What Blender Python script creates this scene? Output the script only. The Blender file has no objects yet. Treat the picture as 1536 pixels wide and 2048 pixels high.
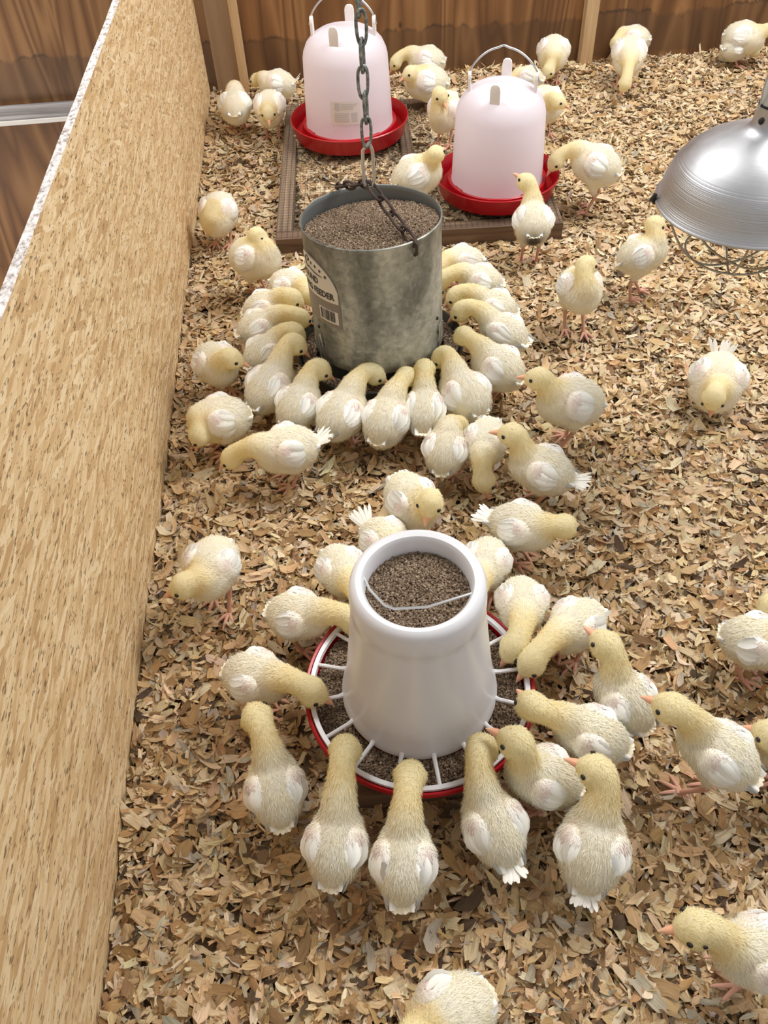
import bpy, bmesh, math, random
import numpy as np
from mathutils import Matrix, Vector
PI = math.pi
rng = np.random.default_rng(7)
random.seed(7)
SC = bpy.context.scene
COL = SC.collection

# ------------------------------------------------------------------ camera
cam_data = bpy.data.cameras.new('camera')
cam = bpy.data.objects.new('camera', cam_data)
COL.objects.link(cam)
ROT = ((0.99530435, 0.09219724, -0.02947748),
       (-0.08847629, 0.74304072, -0.66337202),
       (-0.0392581, 0.66286511, 0.74770893))
cam.matrix_world = Matrix.Translation((0, 0, 1.05)) @ Matrix(ROT).to_4x4()
cam_data.sensor_fit = 'VERTICAL'
cam_data.sensor_height = 36.0
cam_data.sensor_width = 27.0
cam_data.lens = 1657.0 / 2048.0 * 36.0
cam_data.clip_start = 0.02
SC.camera = cam

# ------------------------------------------------------------------ light
w = bpy.data.worlds.new('daylight')
SC.world = w
w.use_nodes = True
bgn = w.node_tree.nodes['Background']
bgn.inputs[0].default_value = (1.0, 0.985, 0.955, 1)
bgn.inputs[1].default_value = 0.35


def area(name, loc, target, sx, sy, power, col):
    l = bpy.data.lights.new(name, 'AREA')
    l.shape = 'RECTANGLE'
    l.size, l.size_y, l.energy, l.color = sx, sy, power, col
    o = bpy.data.objects.new(name, l)
    COL.objects.link(o)
    o.location = loc
    o.rotation_euler = (Vector(target) - Vector(loc)).to_track_quat('-Z', 'Y').to_euler()
    return o


area('daylight_opening', (1.7, 1.95, 2.5), (0.45, 1.45, 0), 1.3, 1.3, 60, (1.0, 0.985, 0.96))
area('daylight_side', (1.7, 0.2, 2.2), (0.0, 0.8, 0), 1.3, 1.0, 5, (0.97, 0.98, 1.0))
area('daylight_roof', (-0.75, 2.15, 2.6), (0.1, 1.4, 0), 0.6, 1.2, 30, (1.0, 0.99, 0.97))
area('daylight_left', (-1.5, 1.75, -0.55), (-1.0, 2.785, -0.35), 0.8, 0.5, 6, (1.0, 0.96, 0.90))

SC.view_settings.view_transform = 'Standard'
SC.view_settings.look = 'None'
SC.view_settings.gamma = 1.0
SC.view_settings.use_curve_mapping = False
SC.view_settings.exposure = 0.52
SC.cycles.max_bounces = 9
SC.cycles.diffuse_bounces = 6


# ------------------------------------------------------------------ helpers
def link(o, parent=None):
    COL.objects.link(o)
    if parent is not None:
        o.parent = parent
    return o


def tag(o, label=None, cat=None, group=None, kind=None):
    if label:
        o['label'] = label
    if cat:
        o['category'] = cat
    if group:
        o['group'] = group
    if kind:
        o['kind'] = kind
    return o


def empty(name, loc=(0, 0, 0)):
    o = bpy.data.objects.new(name, None)
    o.location = loc
    o.empty_display_size = 0.03
    return link(o)


def raw_mesh(name, V, F, cols=None, normals=None, smooth=True, mats=(), mat_idx=None):
    """F: (n,3) or (n,4) int array."""
    V = np.asarray(V, np.float32)
    F = np.asarray(F, np.int32)
    n, k = F.shape
    me = bpy.data.meshes.new(name)
    me.vertices.add(len(V))
    me.vertices.foreach_set('co', V.ravel())
    me.loops.add(n * k)
    me.loops.foreach_set('vertex_index', F.ravel())
    me.polygons.add(n)
    me.polygons.foreach_set('loop_start', np.arange(0, n * k, k, dtype=np.int32))
    me.polygons.foreach_set('use_smooth', np.full(n, bool(smooth)))
    if mat_idx is not None:
        me.polygons.foreach_set('material_index', np.asarray(mat_idx, np.int32))
    me.update(calc_edges=True)
    me.validate()
    if cols is not None:
        at = me.color_attributes.new('Col', 'FLOAT_COLOR', 'POINT')
        c4 = np.ones((len(V), 4), np.float32)
        c4[:, :3] = cols
        at.data.foreach_set('color', c4.ravel())
    for m in mats:
        me.materials.append(m)
    if normals is not None:
        me.normals_split_custom_set_from_vertices(np.asarray(normals, np.float32))
    return me


def put(name, me, parent=None, loc=None):
    o = bpy.data.objects.new(name, me)
    if loc is not None:
        o.location = loc
    return link(o, parent)


class MB:
    """collects shapes into one mesh"""

    def __init__(self):
        self.v, self.f = [], []

    def add(self, vs, fs):
        b = len(self.v)
        self.v += [tuple(p) for p in vs]
        self.f += [tuple(b + i for i in f) for f in fs]
        return self

    def box(self, x0, x1, y0, y1, z0, z1):
        return self.add([(x0, y0, z0), (x1, y0, z0), (x1, y1, z0), (x0, y1, z0),
                         (x0, y0, z1), (x1, y0, z1), (x1, y1, z1), (x0, y1, z1)],
                        [(0, 3, 2, 1), (4, 5, 6, 7), (0, 1, 5, 4), (1, 2, 6, 5), (2, 3, 7, 6), (3, 0, 4, 7)])

    def lathe(self, prof, n=64, c=(0, 0, 0), closed=False):
        vs, fs = [], []
        m = len(prof)
        for (r, z) in prof:
            for k in range(n):
                a = 2 * PI * k / n
                vs.append((c[0] + r * math.cos(a), c[1] + r * math.sin(a), c[2] + z))
        for j in range(m if closed else m - 1):
            j2 = (j + 1) % m
            for k in range(n):
                k2 = (k + 1) % n
                fs.append((j * n + k, j * n + k2, j2 * n + k2, j2 * n + k))
        return self.add(vs, fs)

    def tube(self, pts, r, n=8, closed=False, caps=True):
        pts = [Vector(p) for p in pts]
        m = len(pts)
        rs = r if isinstance(r, (list, tuple)) else [r] * m
        vs, fs = [], []
        prev = None
        for i, p in enumerate(pts):
            if closed:
                t = (pts[(i + 1) % m] - pts[i - 1])
            else:
                t = pts[min(i + 1, m - 1)] - pts[max(i - 1, 0)]
            t.normalize()
            if prev is None:
                ref = Vector((0, 0, 1)) if abs(t.z) < 0.9 else Vector((1, 0, 0))
                x = t.cross(ref).normalized()
            else:
                x = (prev - t * prev.dot(t)).normalized()
            prev = x
            y = t.cross(x)
            for k in range(n):
                a = 2 * PI * k / n
                vs.append(p + (x * math.cos(a) + y * math.sin(a)) * rs[i])
        for i in range(m if closed else m - 1):
            i2 = (i + 1) % m
            for k in range(n):
                k2 = (k + 1) % n
                fs.append((i * n + k, i * n + k2, i2 * n + k2, i2 * n + k))
        if caps and not closed:
            fs.append(tuple(range(n - 1, -1, -1)))
            fs.append(tuple((m - 1) * n + k for k in range(n)))
        return self.add(vs, fs)

    def ball(self, c, r, nu=10, nv=7, sc=(1, 1, 1)):
        prof = [(r * math.sin(PI * j / (nv - 1)), -r * math.cos(PI * j / (nv - 1))) for j in range(nv)]
        vs, fs = [], []
        for (rr, z) in prof:
            for k in range(nu):
                a = 2 * PI * k / nu
                vs.append((c[0] + rr * math.cos(a) * sc[0], c[1] + rr * math.sin(a) * sc[1], c[2] + z * sc[2]))
        for j in range(nv - 1):
            for k in range(nu):
                k2 = (k + 1) % nu
                fs.append((j * nu + k, j * nu + k2, (j + 1) * nu + k2, (j + 1) * nu + k))
        return self.add(vs, fs)

    def build(self, name, mat, parent=None, loc=None, smooth=True, bevel=0.0, weld=True, rot=None, angle=40):
        me = bpy.data.meshes.new(name)
        me.from_pydata(self.v, [], self.f)
        bm = bmesh.new()
        bm.from_mesh(me)
        if weld:
            bmesh.ops.remove_doubles(bm, verts=bm.verts, dist=1e-6)
        bmesh.ops.recalc_face_normals(bm, faces=bm.faces)
        if bevel:
            bmesh.ops.bevel(bm, geom=bm.edges[:], offset=bevel, segments=2, affect='EDGES', profile=0.6)
        for f in bm.faces:
            f.smooth = smooth
        if smooth:
            for e in bm.edges:
                if len(e.link_faces) == 2 and e.calc_face_angle(0) > math.radians(angle):
                    e.smooth = False
        bm.to_mesh(me)
        bm.free()
        for m in (mat if isinstance(mat, (list, tuple)) else [mat]):
            me.materials.append(m)
        o = put(name, me, parent, loc)
        if rot is not None:
            o.rotation_euler = rot
        return o


# ------------------------------------------------------------------ materials
class N:
    def __init__(self, name):
        self.m = bpy.data.materials.new(name)
        self.m.use_nodes = True
        self.t = self.m.node_tree
        self.b = self.t.nodes['Principled BSDF']
        self.out = self.t.nodes['Material Output']

    def n(self, typ, **kw):
        nd = self.t.nodes.new('ShaderNode' + typ)
        for k, v in kw.items():
            if hasattr(nd, k):
                setattr(nd, k, v)
        return nd

    def l(self, a, b):
        self.t.links.new(a, b)

    def set(self, **kw):
        for k, v in kw.items():
            key = k.replace('_', ' ')
            if key in self.b.inputs:
                self.b.inputs[key].default_value = v
        return self

    def coord(self, scale=(1, 1, 1), rot=(0, 0, 0), loc=(0, 0, 0), kind='Object'):
        tc = self.n('TexCoord')
        mp = self.n('Mapping')
        mp.inputs['Scale'].default_value = scale
        mp.inputs['Rotation'].default_value = rot
        mp.inputs['Location'].default_value = loc
        self.l(tc.outputs[kind], mp.inputs[0])
        return mp.outputs[0]

    def noise(self, vec, scale, detail=4, rough=0.55, dist=0.0):
        nd = self.n('TexNoise')
        nd.inputs['Scale'].default_value = scale
        nd.inputs['Detail'].default_value = detail
        nd.inputs['Roughness'].default_value = rough
        nd.inputs['Distortion'].default_value = dist
        self.l(vec, nd.inputs['Vector'])
        return nd.outputs[0]

    def ramp(self, fac, stops, interp='LINEAR'):
        r = self.n('ValToRGB')
        r.color_ramp.interpolation = interp
        els = r.color_ramp.elements
        while len(els) < len(stops):
            els.new(0.5)
        for e, (p, c) in zip(els, stops):
            e.position = p
            e.color = (c[0], c[1], c[2], 1) if not isinstance(c, (int, float)) else (c, c, c, 1)
        self.l(fac, r.inputs[0])
        return r.outputs[0]

    def mix(self, fac, a, b, blend='MIX'):
        m = self.n('Mix', data_type='RGBA', blend_type=blend)
        for s, v in ((0, fac), (6, a), (7, b)):
            if isinstance(v, (int, float)):
                m.inputs[s].default_value = v
            elif isinstance(v, (tuple, list)):
                m.inputs[s].default_value = (v[0], v[1], v[2], 1)
            else:
                self.l(v, m.inputs[s])
        return m.outputs[2]

    def math(self, op, a, b=0.0, clamp=False):
        m = self.n('Math', operation=op, use_clamp=clamp)
        for i, v in enumerate((a, b)):
            if isinstance(v, (int, float)):
                m.inputs[i].default_value = v
            else:
                self.l(v, m.inputs[i])
        return m.outputs[0]

    def color(self, c):
        self.l(c, self.b.inputs['Base Color'])
        return self

    def bump(self, h, strength=0.3, dist=0.002):
        b = self.n('Bump')
        b.inputs['Strength'].default_value = strength
        b.inputs['Distance'].default_value = dist
        self.l(h, b.inputs['Height'])
        self.l(b.outputs[0], self.b.inputs['Normal'])
        return self


def plain(name, col, rough=0.5, metal=0.0, **kw):
    k = N(name)
    k.set(Base_Color=(*col, 1), Roughness=rough, Metallic=metal, **kw)
    return k.m


def mat_osb():
    k = N('strand_board')
    cs = []
    for rot, loc in ((0.07, 0.0), (-0.13, 3.1), (0.42, 7.7)):
        v = k.coord(scale=(1, 1, 1), rot=(rot, 0, 0), loc=(loc, loc, loc))
        mp = k.n('Mapping')
        mp.inputs['Scale'].default_value = (1, 24, 150)
        k.l(v, mp.inputs[0])
        wob = k.noise(mp.outputs[0], 1.2, 2)
        vo = k.n('TexVoronoi')
        vo.inputs['Scale'].default_value = 1.0
        vo.inputs['Randomness'].default_value = 1.0
        ad = k.n('VectorMath', operation='ADD')
        k.l(mp.outputs[0], ad.inputs[0])
        k.l(wob, ad.inputs[1])
        k.l(ad.outputs[0], vo.inputs['Vector'])
        sp = k.n('SeparateColor')
        k.l(vo.outputs['Color'], sp.inputs[0])
        fib = k.n('Mapping')
        fib.inputs['Scale'].default_value = (1, 34, 600)
        k.l(v, fib.inputs[0])
        fn = k.noise(fib.outputs[0], 1.0, 4, 0.6)
        val = k.math('ADD', k.math('MULTIPLY', sp.outputs[0], 0.72), k.math('MULTIPLY', fn, 0.42))
        cs.append((val, sp.outputs[1], vo.outputs['Distance']))
    big = k.noise(k.coord(scale=(1, 3.5, 14)), 3.0, 3)
    sel = k.math('GREATER_THAN', cs[0][1], 0.45)
    val = k.n('Mix', data_type='FLOAT')
    k.l(sel, val.inputs[0]); k.l(cs[0][0], val.inputs[2]); k.l(cs[1][0], val.inputs[3])
    sel2 = k.math('GREATER_THAN', cs[2][1], 0.9)
    val2 = k.n('Mix', data_type='FLOAT')
    k.l(sel2, val2.inputs[0]); k.l(val.outputs[0], val2.inputs[2]); k.l(cs[2][0], val2.inputs[3])
    base = k.ramp(val2.outputs[0], [(0.10, (0.40, 0.23, 0.10)), (0.33, (0.60, 0.395, 0.19)), (0.58, (0.72, 0.52, 0.28)), (0.95, (0.86, 0.70, 0.45))])
    base = k.mix(k.math('MULTIPLY', big, 0.35), base, (0.52, 0.33, 0.16))
    # short dark flecks between strands
    fl = k.noise(k.coord(scale=(1, 55, 210), rot=(0.12, 0, 0)), 1.0, 3, 0.65)
    flm = k.ramp(fl, [(0.615, 0.0), (0.67, 1.0)])
    fl2 = k.noise(k.coord(scale=(1, 70, 260), rot=(-0.25, 0, 0), loc=(5, 5, 5)), 1.0, 2, 0.5)
    flm2 = k.ramp(fl2, [(0.64, 0.0), (0.68, 1.0)])
    dark = k.math('MAXIMUM', flm, flm2)
    c = k.mix(k.math('MULTIPLY', dark, 0.78), base, (0.13, 0.07, 0.03))
    k.color(c)
    k.set(Roughness=0.75)
    k.bump(k.math('SUBTRACT', val2.outputs[0], k.math('MULTIPLY', dark, 0.8)), 0.5, 0.0015)
    return k.m


def mat_board_edge():
    k = N('sawn_board_edge')
    a = k.noise(k.coord(scale=(1, 0.6, 1)), 160, 4, 0.7)
    c = k.ramp(a, [(0.38, (0.24, 0.20, 0.18)), (0.47, (0.50, 0.45, 0.42)), (0.60, (0.70, 0.66, 0.64))])
    st = k.noise(k.coord(scale=(0, 1, 0)), 9, 1)
    c = k.mix(k.math('MULTIPLY', k.ramp(st, [(0.68, 0.0), (0.72, 1.0)]), 0.5), c, (0.33, 0.25, 0.22))
    k.color(c)
    k.set(Roughness=0.9)
    k.bump(a, 0.5, 0.002)
    return k.m


def mat_ply(name, cols, stain=True, seed=0.0, xs=11.0):
    k = N(name)
    v = k.coord(scale=(xs, 1, 0.55), loc=(seed, 0, seed))
    g = k.noise(v, 1.0, 2, 0.5, 1.1)
    wv = k.math('FRACT', k.math('MULTIPLY', g, 6.0))
    tri = k.math('ABSOLUTE', k.math('SUBTRACT', k.math('MULTIPLY', wv, 2.0), 1.0))
    fine = k.noise(k.coord(scale=(190, 1, 3.0), loc=(seed, 0, 0)), 1.0, 4, 0.6)
    tone = k.noise(k.coord(scale=(2.6, 1, 0.9), loc=(seed, 3, 0)), 1.0, 2)
    f = k.math('ADD', k.math('ADD', k.math('MULTIPLY', tri, 0.50), k.math('MULTIPLY', fine, 0.20)), k.math('MULTIPLY', tone, 0.42))
    c = k.ramp(f, [(0.22, cols[0]), (0.5, cols[1]), (0.8, cols[2])])
    kn = k.n('TexVoronoi')
    kn.inputs['Scale'].default_value = 1.0
    k.l(k.coord(scale=(9, 1, 5.0), loc=(seed, 0, 0.3)), kn.inputs['Vector'])
    c = k.mix(k.ramp(kn.outputs['Distance'], [(0.04, 0.85), (0.075, 0.0)]), c, tuple(x * 0.25 for x in cols[0]))
    if stain:
        tc = k.n('TexCoord')
        sx = k.n('SeparateXYZ')
        k.l(tc.outputs['Object'], sx.inputs[0])
        jag = k.noise(k.coord(scale=(5, 1, 0)), 1.0, 6, 0.72)
        h = k.math('SUBTRACT', sx.outputs['Z'], k.math('MULTIPLY', jag, 0.13))
        lowm = k.ramp(k.math('MULTIPLY', h, 5.0), [(0.28, 1.0), (0.33, 0.0)])
        line = k.ramp(k.math('MULTIPLY', h, 5.0), [(0.255, 0.0), (0.285, 1.0), (0.315, 0.0)])
        # dried litter tide mark along the foot of the plywood
        above = k.ramp(sx.outputs['Z'], [(0.0, 0.0), (0.012, 1.0)])
        c = k.mix(k.math('MULTIPLY', k.math('MULTIPLY', lowm, 0.42), above), c, (0.05, 0.03, 0.017))
        c = k.mix(k.math('MULTIPLY', k.math('MULTIPLY', line, k.ramp(jag, [(0.47, 0.0), (0.62, 0.8)])), above), c, (0.02, 0.012, 0.008))
    k.color(c)
    k.set(Roughness=0.62)
    k.bump(f, 0.2, 0.001)
    return k.m


def mat_lumber(name, dark, mid, light, axis='x', scale=1.0):
    k = N(name)
    s = {'x': (2.5, 60, 60), 'y': (60, 2.5, 60), 'z': (60, 60, 2.5)}[axis]
    s = tuple(q * scale for q in s)
    a = k.noise(k.coord(scale=s), 1.0, 5, 0.6, 0.5)
    k.color(k.ramp(a, [(0.3, dark), (0.5, mid), (0.72, light)]))
    k.set(Roughness=0.85)
    k.bump(a, 0.4, 0.0015)
    return k.m


def mat_attr(name, rough=0.8, transl=0.0, spec=0.2, sheen=0.0, bump=None, grain=False):
    k = N(name)
    a = k.n('Attribute', attribute_name='Col')
    if grain:
        g = k.n('Attribute', attribute_name='grain')
        nz = k.noise(g.outputs['Vector'], 1.0, 3, 0.6)
        c = k.mix(1.0, a.outputs['Color'], k.ramp(nz, [(0.28, 0.56), (0.5, 0.90), (0.7, 1.10)]), 'MULTIPLY')
        k.l(c, k.b.inputs['Base Color'])
        k.bump(nz, 0.25, 0.0006)
    else:
        k.l(a.outputs['Color'], k.b.inputs['Base Color'])
    k.set(Roughness=rough, Specular_IOR_Level=spec, Sheen_Weight=sheen)
    if bump:
        nz = k.noise(k.coord(scale=bump[0]), 1.0, 3)
        k.bump(nz, bump[1], 0.0006)
    if transl:
        t = k.n('BsdfTranslucent')
        k.l(a.outputs['Color'], t.inputs[0])
        mx = k.n('MixShader')
        mx.inputs[0].default_value = transl
        k.l(k.b.outputs[0], mx.inputs[1])
        k.l(t.outputs[0], mx.inputs[2])
        k.l(mx.outputs[0], k.out.inputs[0])
    return k.m


def mat_galv():
    k = N('galvanized_steel')
    a = k.noise(k.coord(scale=(8, 8, 3.0)), 1.0, 4, 0.55, 0.6)
    b = k.noise(k.coord(), 60, 5, 0.7)
    sp = k.n('TexVoronoi')
    sp.inputs['Scale'].default_value = 120
    k.l(k.coord(), sp.inputs['Vector'])
    s = k.n('SeparateColor')
    k.l(sp.outputs['Color'], s.inputs[0])
    f = k.math('ADD', k.math('ADD', k.math('MULTIPLY', a, 0.7), k.math('MULTIPLY', b, 0.25)), k.math('MULTIPLY', s.outputs[0], 0.05))
    c = k.ramp(f, [(0.36, (0.085, 0.09, 0.082)), (0.49, (0.23, 0.235, 0.215)), (0.64, (0.52, 0.525, 0.48))])
    pit = k.ramp(k.noise(k.coord(loc=(4, 4, 4)), 130, 2), [(0.73, 0.0), (0.76, 1.0)])
    c = k.mix(k.math('MULTIPLY', pit, 0.7), c, (0.05, 0.045, 0.04))
    k.color(c)
    k.l(k.ramp(a, [(0.3, 0.55), (0.7, 0.38)]), k.b.inputs['Roughness'])
    k.set(Metallic=0.55)
    k.bump(b, 0.08, 0.001)
    return k.m


def mat_spun():
    k = N('spun_aluminium')
    tc = k.n('TexCoord')
    sx = k.n('SeparateXYZ')
    k.l(tc.outputs['Object'], sx.inputs[0])
    cb = k.n('CombineXYZ')
    k.l(sx.outputs['Z'], cb.inputs[2])
    ring = k.noise(cb.outputs[0], 420, 3, 0.6)
    low = k.ramp(sx.outputs['Z'], [(0.0, 1.0), (0.055, 1.0), (0.064, 0.06)])
    sm = k.noise(k.coord(), 18, 4, 0.6)
    k.set(Base_Color=(0.52, 0.52, 0.54, 1), Metallic=1.0)
    k.l(k.ramp(sm, [(0.3, 0.52), (0.7, 0.40)]), k.b.inputs['Roughness'])
    k.bump(k.math('MULTIPLY', ring, low), 0.8, 0.0018)
    return k.m


def mat_plastic(name, col, rough=0.4, transl=0.3, sss=0.0):
    k = N(name)
    k.set(Base_Color=(*col, 1), Roughness=rough, Specular_IOR_Level=0.45)
    if transl:
        t = k.n('BsdfTranslucent')
        t.inputs[0].default_value = (*col, 1)
        mx = k.n('MixShader')
        mx.inputs[0].default_value = transl
        k.l(k.b.outputs[0], mx.inputs[1])
        k.l(t.outputs[0], mx.inputs[2])
        k.l(mx.outputs[0], k.out.inputs[0])
    return k.m


M = dict(
    osb=mat_osb(), edge=mat_board_edge(),
    ply=mat_ply('plywood', ((0.10, 0.040, 0.012), (0.20, 0.088, 0.028), (0.30, 0.15, 0.056)), xs=6.0),
    post=mat_lumber('old_plank', (0.24, 0.15, 0.085), (0.32, 0.215, 0.13), (0.40, 0.28, 0.18), 'z', 0.4),
    strip=mat_lumber('pine_strip', (0.34, 0.21, 0.10), (0.50, 0.33, 0.17), (0.60, 0.42, 0.24), 'z'),
    weather=mat_lumber('weathered_lumber', (0.16, 0.15, 0.15), (0.36, 0.34, 0.34), (0.55, 0.53, 0.53), 'x'),
    white_wood=mat_lumber('pale_batten', (0.7, 0.66, 0.62), (0.82, 0.79, 0.76), (0.9, 0.88, 0.86), 'x'),  # near-white wood, paler than the ledge board behind it
    crate=mat_lumber('damp_lumber', (0.07, 0.042, 0.026), (0.15, 0.09, 0.055), (0.25, 0.165, 0.10), 'x'),
    crate_y=mat_lumber('dirty_lumber', (0.09, 0.06, 0.04), (0.20, 0.135, 0.085), (0.32, 0.23, 0.15), 'y'),
    dirt=plain('trodden_litter', (0.12, 0.07, 0.035), 0.95),
    ground=plain('dark_ground', (0.10, 0.07, 0.05), 0.95),
    shavings=mat_attr('pine_shavings', 0.75, 0.15, 0.25, grain=True),
    down=mat_attr('chick_down', 0.95, 0.45, 0.02, 0.0),
    feather=mat_attr('chick_feather', 0.7, 0.15, 0.2),
    beak=mat_attr('beak_horn', 0.42, 0.08, 0.4),
    leg=mat_attr('leg_skin', 0.55, 0.05, 0.35),
    eye=plain('wet_eye', (0.012, 0.009, 0.008), 0.12),
    galv=mat_galv(),
    galv_in=plain('galvanized_inside', (0.20, 0.215, 0.215), 0.5, 0.6),
    galv_dark=plain('grimy_shaded_steel', (0.06, 0.058, 0.05), 0.55, 0.5),  # grime plus the shade under the tube, both put into the colour
    zinc=plain('zinc_wire', (0.55, 0.56, 0.56), 0.35, 0.85),
    chain=None,
    rust=mat_lumber('rusty_iron', (0.025, 0.014, 0.010), (0.055, 0.033, 0.024), (0.10, 0.062, 0.045), 'z'),
    mesh_wire=plain('dull_wire', (0.10, 0.08, 0.065), 0.55, 0.3),
    red=plain('red_plastic', (0.41, 0.005, 0.012), 0.30),
    white=mat_plastic('white_plastic', (0.74, 0.73, 0.755), 0.28, 0.08),
    milky=mat_plastic('milky_plastic', (0.93, 0.885, 0.935), 0.34, 0.45),
    milky_in=plain('pale_plastic_tab', (0.88, 0.83, 0.80), 0.4),
    alu=mat_spun(),
    alu_plain=plain('bright_aluminium', (0.82, 0.82, 0.84), 0.28, 1.0),
    socket=mat_lumber('lamp_socket_shell', (0.42, 0.41, 0.36), (0.52, 0.51, 0.46), (0.60, 0.59, 0.55), 'z', 0.3),
    black=plain('black_rubber', (0.012, 0.012, 0.013), 0.5),
    guard=plain('guard_wire', (0.40, 0.38, 0.33), 0.3, 0.9),
    feed=mat_attr('feed_crumbs', 0.85, 0.0, 0.2),
    label_white=plain('label_paper', (0.62, 0.59, 0.53), 0.55),
    label_grey=plain('label_grey', (0.20, 0.175, 0.15), 0.5),
    ink=plain('label_ink', (0.035, 0.03, 0.027), 0.55),
    bulb=plain('lamp_bulb_glass', (0.75, 0.73, 0.70), 0.15),
    hole=plain('dark_hole', (0.02, 0.018, 0.016), 0.7),
)
k = N('chain_steel')
a_ = k.noise(k.coord(), 140, 4, 0.6)
k.color(k.ramp(a_, [(0.35, (0.10, 0.11, 0.10)), (0.55, (0.24, 0.26, 0.25)), (0.7, (0.42, 0.44, 0.42))]))
k.set(Metallic=0.6, Roughness=0.5)
M['chain'] = k.m

# ------------------------------------------------------------------ setting
YB = 2.785          # face of the plywood back wall
XW = -0.343         # pen side of the strand board divider


def struct(o):
    o['kind'] = 'structure'
    return o


struct(MB().box(XW - 0.005, 2.2, -0.6, YB, -0.06, -0.016).build('floor', M['dirt'], smooth=False))
struct(MB().box(-2.6, XW - 0.016, -0.6, YB + 0.3, -1.05, -1.0).build('ground', M['ground'], smooth=False))
struct(MB().box(-2.6, 2.4, YB, YB + 0.018, -1.0, 1.3).build('wall_back', M['ply'], smooth=False))
# strand board divider: face material 0, sawn top edge material 1
nb = 90
mb = MB()
vs, fs = [], []
ys = np.linspace(-0.5, 2.742, nb)
for y in ys:
    j = 0.0004 * math.sin(y * 21) + rng.normal(0, 0.0002)
    for x, z in ((XW - 0.0125 + j, -1.0), (XW - 0.0125 + j, 0.567), (XW, 0.567 + j * 0.6), (XW, -0.05)):
        vs.append((x, y, z))
for i in range(nb - 1):
    for q in range(4):
        q2 = (q + 1) % 4
        fs.append((i * 4 + q, i * 4 + q2, (i + 1) * 4 + q2, (i + 1) * 4 + q))
fs += [(0, 1, 2, 3), tuple((nb - 1) * 4 + q for q in (3, 2, 1, 0))]
wl = mb.add(vs, fs).build('wall_left', [M['osb'], M['edge']], smooth=False)
for p in wl.data.polygons:
    if p.normal.z > 0.8:
        p.material_index = 1
struct(wl)
struct(MB().box(-0.318, -0.246, 2.752, YB, -0.02, 1.3).build('trim_1', M['post'], smooth=False))
struct(MB().box(-0.246, -0.222, 2.738, YB, -0.02, 1.3).build('trim_2', M['strip'], smooth=False, bevel=0.001))
struct(MB().box(0.828, 0.866, 2.747, YB, -0.02, 1.3).build('trim_3', M['strip'], smooth=False, bevel=0.001))
struct(MB().box(-2.6, XW - 0.03, YB - 0.045, YB, -0.045, -0.004).build('trim_4', M['weather'], smooth=False, bevel=0.002))
struct(MB().box(-2.6, XW - 0.03, YB - 0.055, YB - 0.046, -0.045, -0.033).build('trim_5', M['white_wood'], smooth=False, bevel=0.001))

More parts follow.
